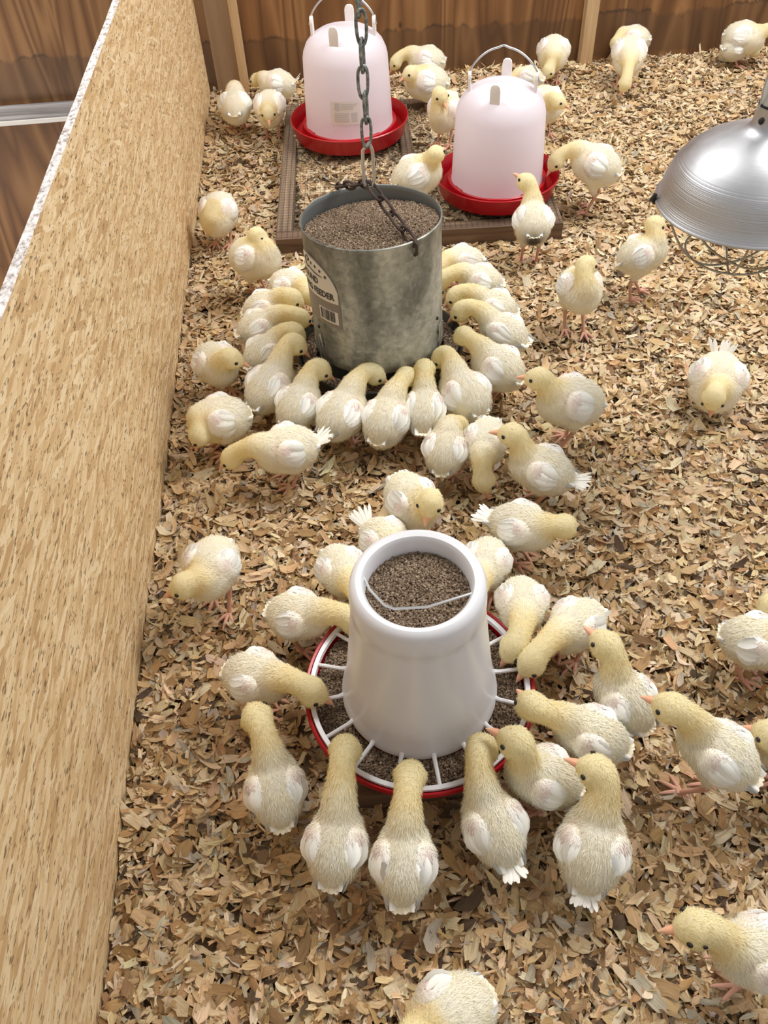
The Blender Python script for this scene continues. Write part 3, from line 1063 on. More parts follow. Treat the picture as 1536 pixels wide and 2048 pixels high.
for gi, a in enumerate(gd):
    c, s_ = math.cos(a), math.sin(a)
    pts = []
    for t in np.linspace(-1, 1, 25):
        rr = 0.119 * t
        zz = -0.098 * (1 - abs(t) ** 2.6)
        pts.append((rr * c, rr * s_, zz + 0.002 * gi))
    MB().tube(pts, 0.0017, 8).build('guard_wire', M['guard'], hl)
MB().tube([(0.066 * math.cos(t), 0.066 * math.sin(t), -0.0760) for t in np.linspace(0, 2 * PI, 40)[:-1]], 0.0016, 8, closed=True).build('guard_ring', M['guard'], hl)
for a in (math.radians(168), math.radians(288), math.radians(48)):
    MB().tube([oncyl(0.1255, a, -0.004), oncyl(0.1300, a, 0.002), oncyl(0.1265, a, 0.010)], [0.003, 0.0042, 0.003], 8).build('rim_clip', M['black'], hl)

# ------------------------------------------------------------------ chicks
bm = bmesh.new()
bmesh.ops.create_icosphere(bm, subdivisions=3, radius=1.0)
ICO_V = np.array([v.co[:] for v in bm.verts])
ICO_F = np.array([[v.index for v in f.verts] for f in bm.faces])
bm.free()
SKIN = bpy.data.objects.new('skinning', bpy.data.meshes.new('skinning'))
COL.objects.link(SKIN)
md = SKIN.modifiers.new('r', 'REMESH')
md.mode = 'VOXEL'
md.voxel_size = 0.0030
md2 = SKIN.modifiers.new('s', 'SMOOTH')
md2.factor = 0.5
md2.iterations = 7


def nrm(v):
    v = np.asarray(v, float)
    return v / (np.linalg.norm(v, axis=-1, keepdims=True) + 1e-12)


def sstep(a, b, x):
    t = np.clip((x - a) / (b - a), 0, 1)
    return t * t * (3 - 2 * t)


TS = np.array([0, .06, .14, .26, .40, .55, .70, .82, .92, 1.0])
PS = np.array([.36, .54, .74, .92, 1.0, 1.0, .95, .86, .72, .56])
WHITE = np.array((0.96, 0.925, 0.82))
CREAM = np.array((0.955, 0.885, 0.70))
YELL = np.array((0.95, 0.865, 0.56))
PINK = np.array((0.74, 0.55, 0.50))
QUILL = np.array((0.945, 0.92, 0.855))


def make_chick(R, C, Hd, K, w, stand, opt, label):
    R, C, Hd, K = (np.array(q, float) for q in (R, C, Hd, K))
    base = np.array((0.5 * (R[0] + C[0]), 0.5 * (R[1] + C[1]), 0.0))
    R, C, Hd, K = R - base, C - base, Hd - base, K - base
    a = nrm(C - R)
    s = nrm(np.cross((0, 0, 1), a))       # left
    u = np.cross(a, s)
    kd = nrm(K - Hd)
    hr = 0.0192 * opt.get('head', 1.0)
    rad = lambda t: np.interp(t, TS, PS) * w
    L = np.linalg.norm(C - R)

    def axis(t):
        t = np.asarray(t, float)
        q = R + a * (0.36 * w) + np.multiply.outer(t, a) * (L - 0.92 * w)
        return q + np.multiply.outer(np.sin(np.clip(t, 0, 1) * PI) * 0.07 * w, u)

    balls = []
    sp, st, sk_ = [], [], []         # spine points, tangents, head-ness
    for t in np.linspace(0, 1, 15):
        balls.append((axis(t), rad(t) * np.array((1, 1, 1))))
    for t in np.linspace(0, 1, 12):
        sp.append(axis(t)); st.append(a); sk_.append(0.0)
    # crop and belly
    balls.append((axis(0.80) - u * 0.22 * w, np.full(3, 0.72 * w)))
    balls.append((axis(0.42) - u * 0.16 * w, np.full(3, 0.92 * w)))
    # neck
    n0 = axis(0.90) + u * 0.22 * w
    D = np.linalg.norm(Hd - n0)
    lead = nrm(a * opt.get('nf', 0.6) + np.array((0, 0, 1)) * opt.get('nu', 0.55))
    c1 = n0 + lead * D * 0.45
    c2 = Hd - kd * min(hr * 1.1, D * 0.3) + np.array((0, 0, 0.10 * D))
    for q in np.linspace(0, 1, 11):
        p = (1 - q) ** 3 * n0 + 3 * (1 - q) ** 2 * q * c1 + 3 * (1 - q) * q * q * c2 + q ** 3 * Hd
        tn = 3 * (1 - q) ** 2 * (c1 - n0) + 6 * (1 - q) * q * (c2 - c1) + 3 * q * q * (Hd - c2)
        rr = (0.66 * w) * (1 - sstep(0, 0.62, q)) + hr * (0.84 + 0.14 * sstep(0.75, 1, q)) * sstep(0, 0.62, q)
        balls.append((p, np.full(3, rr)))
        sp.append(p); st.append(nrm(tn)); sk_.append(0.25 + 0.75 * q)
    up0 = np.array((0, 0, 1.0)) if abs(kd[2]) < 0.8 else a
    sd0 = nrm(np.cross(up0, kd))
    balls.append((Hd, np.full(3, hr)))
    for sg in (1, -1):
        balls.append((Hd + kd * hr * 0.10 + sd0 * sg * hr * 0.24 - up0 * hr * 0.10, np.full(3, hr * 0.84)))
    balls.append((Hd + kd * hr * 0.42 - up0 * hr * 0.04, np.full(3, hr * 0.80)))
    balls.append((Hd + kd * hr * 0.85 - up0 * hr * 0.10, np.full(3, hr * 0.50)))
    sp.append(Hd + kd * hr * 0.8); st.append(kd); sk_.append(1.0)
    foot = []
    zb = opt.get('zb', 0.0)
    hip_t = 0.46
    if stand:
        ah = nrm((a[0], a[1], 0))
        for sg in (1, -1):
            hip = axis(hip_t) + s * sg * 0.50 * w - u * 0.42 * w
            fx = axis(0.52) + s * sg * 0.42 * w + ah * 0.10 * w
            ft = np.array((fx[0], fx[1], zb + 0.0045))
            step = opt.get('step', 0.0) * sg
            ft = ft + ah * step
            hock = np.array((fx[0], fx[1], 0)) - ah * (0.016 - 0.4 * step) + np.array((0, 0, zb + min(0.046, (hip[2] - zb) * 0.62)))
            foot.append((hip, hock, ft))
            for q in np.linspace(0, 0.80, 5):
                balls.append((hip * (1 - q) + hock * q, np.full(3, (0.44 - 0.36 * q) * w)))
    V = np.concatenate([ICO_V * r + c for c, r in balls])
    F = np.concatenate([ICO_F + i * len(ICO_V) for i in range(len(balls))])
    if not stand:
        V[:, 2] = np.maximum(V[:, 2], zb + 0.002)
    old = SKIN.data
    SKIN.data = raw_mesh('skinning', V, F)
    bpy.data.meshes.remove(old)
    dg = bpy.context.evaluated_depsgraph_get()
    dg.update()
    me = bpy.data.meshes.new_from_object(SKIN.evaluated_get(dg))
    me.calc_loop_triangles()
    nv, nt = len(me.vertices), len(me.loop_triangles)
    BV = np.zeros(nv * 3); me.vertices.foreach_get('co', BV); BV = BV.reshape(-1, 3)
    BN = np.zeros(nv * 3); me.vertices.foreach_get('normal', BN); BN = BN.reshape(-1, 3)
    T = np.zeros(nt * 3, np.int32); me.loop_triangles.foreach_get('vertices', T); T = T.reshape(-1, 3)
    bpy.data.meshes.remove(me)
    sp, st, sk_ = np.array(sp), np.array(st), np.array(sk_)
    tint = opt.get('tint', 1.0)
    r_loc = np.random.default_rng(int(abs(R[0] * 1e5) + abs(base[1]) * 1e5) % 99991)
    ph = r_loc.uniform(0, 6, 6)

    def field(P):
        d2 = ((P[:, None, :] - sp[None]) ** 2).sum(2)
        i = d2.argmin(1)
        wgt = np.exp(-(d2 - d2.min(1, keepdims=True)) / 0.0002)
        wgt /= wgt.sum(1, keepdims=True)
        return i, wgt @ st, wgt @ sk_

    def colour(P, hk):
        y = sstep(0.26, 0.72, hk)
        mott = 0.5 + 0.25 * np.sin(P[:, 0] * 160 + ph[0]) * np.sin(P[:, 1] * 140 + ph[1]) + 0.25 * np.sin(P[:, 2] * 190 + ph[2])
        body = WHITE * (1 - mott[:, None] * 0.7) + CREAM * mott[:, None] * 0.7
        hd = YELL * (0.55 + 0.25 * tint) + CREAM * (0.45 - 0.25 * tint)
        hd = hd * (1 - 0.55 * np.exp(-((hk - 0.60) / 0.16) ** 2))[:, None] + np.array((0.93, 0.78, 0.43)) * (0.55 * np.exp(-((hk - 0.60) / 0.16) ** 2))[:, None]
        c = body * (1 - y[:, None]) + hd * y[:, None]
        # bare rosy skin showing at the shoulders
        for sg in (1, -1):
            pc = axis(0.80) + s * sg * 0.62 * w + u * 0.66 * w
            g_ = np.exp(-((P - pc) ** 2).sum(1) / (0.20 * w) ** 2) * 0.55 * opt.get('bare', 1.0)
            c = c * (1 - g_[:, None]) + PINK * g_[:, None]
        if opt.get('vent'):
            pc = R - u * 0.12 * w + a * 0.05 * w
            g_ = np.exp(-((P - pc) ** 2).sum(1) / (0.44 * w) ** 2) * 1.3
            g_ = np.clip(g_, 0, 0.92)
            c = c * (1 - g_[:, None]) + np.array((0.09, 0.065, 0.05)) * g_[:, None]
        return c

    up_h = nrm(np.array((0, 0, 1.0)) - kd * kd[2] + a * 0.001)
    if abs(kd[2]) > 0.8:
        up_h = nrm(a * (1 if kd[2] < 0 else -1) - kd * np.dot(a, kd) * (1 if kd[2] < 0 else -1))
    sd_h = np.cross(up_h, kd)
    eyes = [Hd + kd * hr * 0.55 + sd_h * sg * hr * 0.87 + up_h * hr * 0.30 for sg in (1, -1)]

    def fluff(P, Nn, n_lift, ln, wd, hk, tg):
        m = len(P)
        d = -tg + np.array((0, 0, -0.25)) + r_loc.normal(0, 0.38, (m, 3))
        d = d - Nn * (d * Nn).sum(1, keepdims=True)
        d = nrm(nrm(d) + Nn * n_lift[:, None])
        side = nrm(np.cross(d, Nn + r_loc.normal(0, 0.25, (m, 3))))
        p0 = P - Nn * 0.0008
        tip = p0 + d * ln[:, None] + np.array((0, 0, -1.0)) * (ln[:, None] * 0.10)
        mid = p0 + d * (ln * 0.5)[:, None] + Nn * (ln * 0.06)[:, None]
        vs = np.stack([p0 - side * wd[:, None], p0 + side * wd[:, None], mid + side * (wd * 0.8)[:, None], mid - side * (wd * 0.8)[:, None], tip], 1)
        return vs

    def sample(Vv, Tt, n):
        A_, B_, C_ = Vv[Tt[:, 0]], Vv[Tt[:, 1]], Vv[Tt[:, 2]]
        ar = np.linalg.norm(np.cross(B_ - A_, C_ - A_), axis=1)
        i = r_loc.choice(len(Tt), n, p=ar / ar.sum())
        q1, q2 = r_loc.uniform(0, 1, n), r_loc.uniform(0, 1, n)
        fl = q1 + q2 > 1
        q1[fl], q2[fl] = 1 - q1[fl], 1 - q2[fl]
        return i, 1 - q1 - q2, q1, q2

    def with_fluff(Vv, Nv, Tt, Cv, n, lscale, tgf, hkf, avoid=True):
        i, b0, b1, b2 = sample(Vv, Tt, n)
        P = Vv[Tt[i, 0]] * b0[:, None] + Vv[Tt[i, 1]] * b1[:, None] + Vv[Tt[i, 2]] * b2[:, None]
        Nn = nrm(Nv[Tt[i, 0]] * b0[:, None] + Nv[Tt[i, 1]] * b1[:, None] + Nv[Tt[i, 2]] * b2[:, None])
        tg, hk = tgf(P), hkf(P)
        ln = r_loc.uniform(0.55, 1.15, n) * (0.0082 - 0.0026 * sstep(0.45, 0.85, hk)) * lscale
        if avoid:
            ok = np.ones(n, bool)
            for e in eyes:
                ok &= ((P - e) ** 2).sum(1) > 0.0042 ** 2
            ok &= ((P - (Hd + kd * hr * 1.35)) ** 2).sum(1) > 0.0062 ** 2
            P, Nn, tg, hk, ln = P[ok], Nn[ok], tg[ok], hk[ok], ln[ok]
        lift = r_loc.uniform(0.12, 0.62, len(P)) * (1 + 0.25 * sstep(0.4, 0.9, hk))
        wd = np.full(len(P), 0.00042)
        fv = fluff(P, Nn, lift, ln, wd, hk, tg)
        ci = r_loc.integers(0, 1, len(P))
        m = len(P)
        cc = colour(P, hk) if Cv is None else Cv(P, hk)
        cc = np.clip(cc * r_loc.uniform(0.95, 1.04, (m, 1)), 0, 0.97)
        fc = np.repeat(cc[:, None], 5, 1)
        fc[:, 4] = np.clip(fc[:, 4] * 1.04, 0, 0.97)
        fn = np.repeat(nrm(Nn + r_loc.normal(0, 0.13, (m, 3)))[:, None], 5, 1)
        b = np.arange(m)[:, None, None] * 5
        ff = (b + np.array([(0, 1, 2), (0, 2, 3), (3, 2, 4)])[None]).reshape(-1, 3)
        return fv.reshape(-1, 3), fn.reshape(-1, 3), ff, fc.reshape(-1, 3)

    nfl = opt['n']
    _, _, bhk = field(BV)
    bc_ = colour(BV, bhk) * 0.98
    fv, fn, ff, fc = with_fluff(BV, BN, T, None, nfl, 1.0, lambda P: field(P)[1], lambda P: field(P)[2])
    V_all = np.concatenate([BV, fv])
    me = raw_mesh('chick', V_all, np.concatenate([T, ff + nv]), cols=np.concatenate([bc_, fc]), normals=np.concatenate([BN, fn]), mats=[M['down']])
    root = put('chick', me, None, tuple(base))
    tag(root, label, 'chick', 'young white chicks in the pen')

    # wings: a padded blade wrapped on the flank, quills fanning to the rear
    for sg in (1, -1):
        phi0 = math.radians(opt.get('wphi', 54))
        NU, NV = 15, 9

        def surf(uu, vv, off):
            t = 1.06 - 1.36 * uu * opt.get('wl', 1.0)
            half = math.radians(46) * (0.25 + 0.75 * min(1, math.sin(min(1.0, uu * 1.9 + 0.12) * PI / 2))) * (1 - 0.74 * max(0, uu - 0.40) / 0.60)
            ph_ = phi0 + vv * half + 0.16 * math.sin(uu * PI)
            rr = max(float(rad(np.clip(t, 0, 1))), (0.80 - 0.36 * uu) * w) + off
            return axis(np.array(t)) + (u * math.cos(ph_) + s * sg * math.sin(ph_)) * rr
        def pad(uu, vv):
            return (0.0118 * (1 - min(1, abs(vv)) ** 4)) * (math.sin(min(1, uu * 3.2 + 0.1) * PI / 2)) * (1 - 0.45 * uu) - 0.0045
        gv = []
        for i in range(NU):
            uu = i / (NU - 1)
            for j in range(NV):
                vv = -1 + 2 * j / (NV - 1)
                thick = pad(uu, vv)
                gv.append(surf(uu, vv, thick))
        gv = np.array(gv)
        gf_ = []
        for i in range(NU - 1):
            for j in range(NV - 1):
                q = i * NV + j
                f1 = (q, q + 1, q + NV + 1, q + NV)
                f1 = f1 if sg < 0 else f1[::-1]
                gf_ += [(f1[0], f1[1], f1[2]), (f1[0], f1[2], f1[3])]
        gf_ = np.array(gf_)
        fnm = np.cross(gv[gf_[:, 1]] - gv[gf_[:, 0]], gv[gf_[:, 2]] - gv[gf_[:, 0]])
        gn = np.zeros_like(gv)
        for c_ in range(3):
            np.add.at(gn, gf_[:, c_], fnm)
        gn = nrm(gn)
        ctr = axis(np.array(0.45))
        if ((gn * (gv - ctr)).sum(1)).mean() < 0:
            gn = -gn
            gf_ = gf_[:, ::-1]
        UU = np.repeat(np.linspace(0, 1, NU), NV)
        shoulder, tipp = surf(0.0, 0.0, 0.004), surf(1.0, 0.0, 0.004)
        wdir = nrm(tipp - shoulder)
        wl_ = np.linalg.norm(tipp - shoulder)

        bare_c = surf(0.33, -0.25, 0.006)

        def wcol(P, hk):
            q = np.clip(((P - shoulder) @ wdir) / wl_, 0, 1)
            c = CREAM * (1 - sstep(0.05, 0.35, q))[:, None] + QUILL * sstep(0.05, 0.35, q)[:, None]
            g_ = np.exp(-((P - bare_c) ** 2).sum(1) / (0.30 * w) ** 2) * 0.62 * opt.get('bare', 1.0)
            return c * (1 - g_[:, None]) + PINK * g_[:, None]
        wc = wcol(gv, None)
        covert = gf_[UU[gf_].max(1) < 0.5]
        tgf = lambda P: np.tile(-wdir, (len(P), 1))
        fv, fn, ff, fc = with_fluff(gv, gn, covert, wcol, int(nfl * 0.11), 0.72, tgf, lambda P: np.zeros(len(P)), False)
        Vs, Ns, Fs, Cs = [gv, fv], [gn, fn], [gf_, ff + len(gv)], [wc, fc]
        off = len(gv) + len(fv)
        nq = 9
        for q in range(nq):
            vq = -0.85 + 1.7 * q / (nq - 1)
            u_end = 1.0 - 0.26 * ((vq - 0.25) / 1.1) ** 2 - 0.02 * (q % 2) + r_loc.uniform(-0.02, 0.02)
            u0 = 0.31 + 0.12 * abs(vq) + r_loc.uniform(-0.03, 0.03)
            rows = 8
            fvs = []
            for i in range(rows):
                f_ = i / (rows - 1)
                uu = u0 + (u_end - u0) * f_
                hw = 0.20 * (0.35 + 0.65 * math.sin(min(1, f_ * 2.2 + 0.1) * PI / 2)) * (1 - max(0, f_ - 0.7) / 0.3 * 0.85)
                for dv, dz in ((-1, -0.0004), (0, 0.0012), (1, -0.0004)):
                    ve = max(-0.98, min(0.98, vq + dv * hw))
                    fvs.append(surf(uu, ve, pad(min(uu, 1.0), ve) + 0.0014 + 0.0009 * (q % 3) + dz - 0.0036 * max(0.0, 1 - f_ / 0.22)))
            fvs = np.array(fvs)
            tri = []
            for i in range(rows - 1):
                for j in range(2):
                    k_ = i * 3 + j
                    tri += [(k_, k_ + 1, k_ + 4), (k_, k_ + 4, k_ + 3)]
            tri = np.array(tri)
            if sg > 0:
                tri = tri[:, ::-1]
            g3 = np.cross(fvs[tri[:, 1]] - fvs[tri[:, 0]], fvs[tri[:, 2]] - fvs[tri[:, 0]])
            nn_ = nrm(fvs - axis(np.array(0.45)) + r_loc.normal(0, 0.006, (1, 3)))
            if (g3 * nn_[tri[:, 0]]).sum() < 0:
                tri = tri[:, ::-1]
            bend = np.tile(np.array([-1, 0, 1.0]), rows)[:, None]
            nn_ = nrm(nn_ + bend * 0.25 * nrm(np.cross(wdir, nn_)))
            Vs.append(fvs); Ns.append(nn_); Fs.append(tri + off)
            Cs.append(np.tile(QUILL, (len(fvs), 1)) * np.tile(np.array([0.86, 1.02, 0.93]), rows)[:, None])
            off += len(fvs)
        me = raw_mesh('wing', np.concatenate(Vs), np.concatenate(Fs), cols=np.clip(np.concatenate(Cs), 0, 0.95), normals=np.concatenate(Ns), mats=[M['feather']])
        put('wing', me, root)

    # tail tuft
    tv, tf = [], []
    td = nrm(-a * 0.9 + np.array((0, 0, opt.get('tail_up', 0.45))))
    tl = opt.get('tail', 0.006)
    for q in range(9):
        f_ = -1 + q / 4.0
        d = nrm(td + s * f_ * 0.45 + r_loc.normal(0, 0.05, 3))
        sd = nrm(np.cross(d, u + s * f_ * 0.5))
        p = R + a * 0.10 * w + s * f_ * 0.14 * w + u * 0.12 * w
        l_ = (tl + 0.008) * r_loc.uniform(0.85, 1.1)
        b = len(tv)
        for e_, wd in ((0, 0.0018), (0.5, 0.0034), (0.85, 0.0030), (1.0, 0.0010)):
            c_ = p + d * l_ * e_ - np.array((0, 0, 0.003)) * e_ * e_
            up_ = np.cross(sd, d) * 0.0006
            tv += [c_ - sd * wd, c_ + up_, c_ + sd * wd]
        for i in range(3):
            for j in range(2):
                k_ = b + i * 3 + j
                tf.append((k_, k_ + 1, k_ + 4, k_ + 3))
    me = raw_mesh('tail', np.array(tv), np.array(tf), cols=np.tile(QUILL * 0.98 if 'tail' in opt else CREAM, (len(tv), 1)), mats=[M['feather']])
    put('tail', me, root)

    # beak: upper and lower bill
    bv, bf = [], []
    b0 = Hd + kd * hr * 1.10 - up_h * hr * 0.08
    bl = 0.0180 * opt.get('head', 1.0)
    for part in (0, 1):
        o_ = len(bv)
        secs = ((0.0, 1.0), (0.25, 0.86), (0.55, 0.60), (0.82, 0.32), (1.0, 0.06)) if part == 0 else ((0.0, 0.85), (0.35, 0.72), (0.65, 0.45), (0.88, 0.12))
        for f_, q_ in secs:
            for i in range(10):
                an = 2 * PI * i / 10
                hh, ww = (0.0056, 0.0060) if part == 0 else (0.0035, 0.0052)
                drop = up_h * (-(0.0028 * f_ * f_)) if part == 0 else up_h * (-0.0024 + 0.0006 * f_)
                bv.append(b0 + kd * bl * f_ + drop + up_h * math.sin(an) * hh * q_ + sd_h * math.cos(an) * ww * q_)
        for r_ in range(len(secs) - 1):
            for i in range(10):
                i2 = (i + 1) % 10
                bf.append((o_ + r_ * 10 + i, o_ + r_ * 10 + i2, o_ + r_ * 10 + 10 + i2, o_ + r_ * 10 + 10 + i))
    bv = np.array(bv)
    f_ = np.clip(((bv - b0) @ kd) / bl, 0, 1)[:, None]
    bcol = np.array((0.80, 0.37, 0.22)) * (1 - f_) + np.array((0.82, 0.50, 0.33)) * f_
    put('beak', raw_mesh('beak', bv, np.array(bf), cols=bcol, mats=[M['beak']]), root)
    for e in eyes:
        d = nrm(e - Hd)
        ev = ICO_V * 0.0034
        ev = ev - np.outer(ev @ d, d) * 0.35
        put('eye', raw_mesh('eye', ev + e + d * 0.0002, ICO_F, mats=[M['eye']]), root)
    if opt.get('ear'):
        for sg in (1, -1):
            d = nrm(sd_h * sg + up_h * 0.30)
            ev = ICO_V * 0.0027
            ev = ev - np.outer(ev @ d, d) * 0.5
            put('ear', raw_mesh('ear', ev + Hd - kd * hr * 0.20 + d * hr * 1.08, ICO_F, mats=[M['eye']]), root)
    for (hip, hock, ft) in foot:
        l_ = MB()
        ahv = Vector(nrm((a[0], a[1], 0)))
        l_.tube([Vector(hip * 0.35 + hock * 0.65), Vector(hock), Vector(hock * 0.5 + ft * 0.5), Vector(ft)], [0.0050, 0.0042, 0.0033, 0.0036], 9)
        l_.ball(tuple(hock), 0.0046, 9, 7)
        l_.ball(tuple(ft), 0.0042, 9, 7)
        for ang, ln in ((0.0, 0.030), (0.62, 0.026), (-0.62, 0.026), (PI, 0.012)):
            d = Vector((ahv.x * math.cos(ang) - ahv.y * math.sin(ang), ahv.x * math.sin(ang) + ahv.y * math.cos(ang), 0))
            f0 = Vector(ft)
            l_.tube([f0, f0 + d * ln * 0.35 + Vector((0, 0, 0.0018)), f0 + d * ln * 0.75 + Vector((0, 0, -0.0002)), f0 + d * ln + Vector((0, 0, -0.0022))], [0.0035, 0.0029, 0.0024, 0.0010], 8)
        lo = l_.build('leg', M['leg'], root)
        at = lo.data.color_attributes.new('Col', 'FLOAT_COLOR', 'POINT')
        cc = np.tile((0.62, 0.33, 0.235, 1.0), (len(lo.data.vertices), 1)).astype(np.float32)
        at.data.foreach_set('color', cc.ravel())
    return root


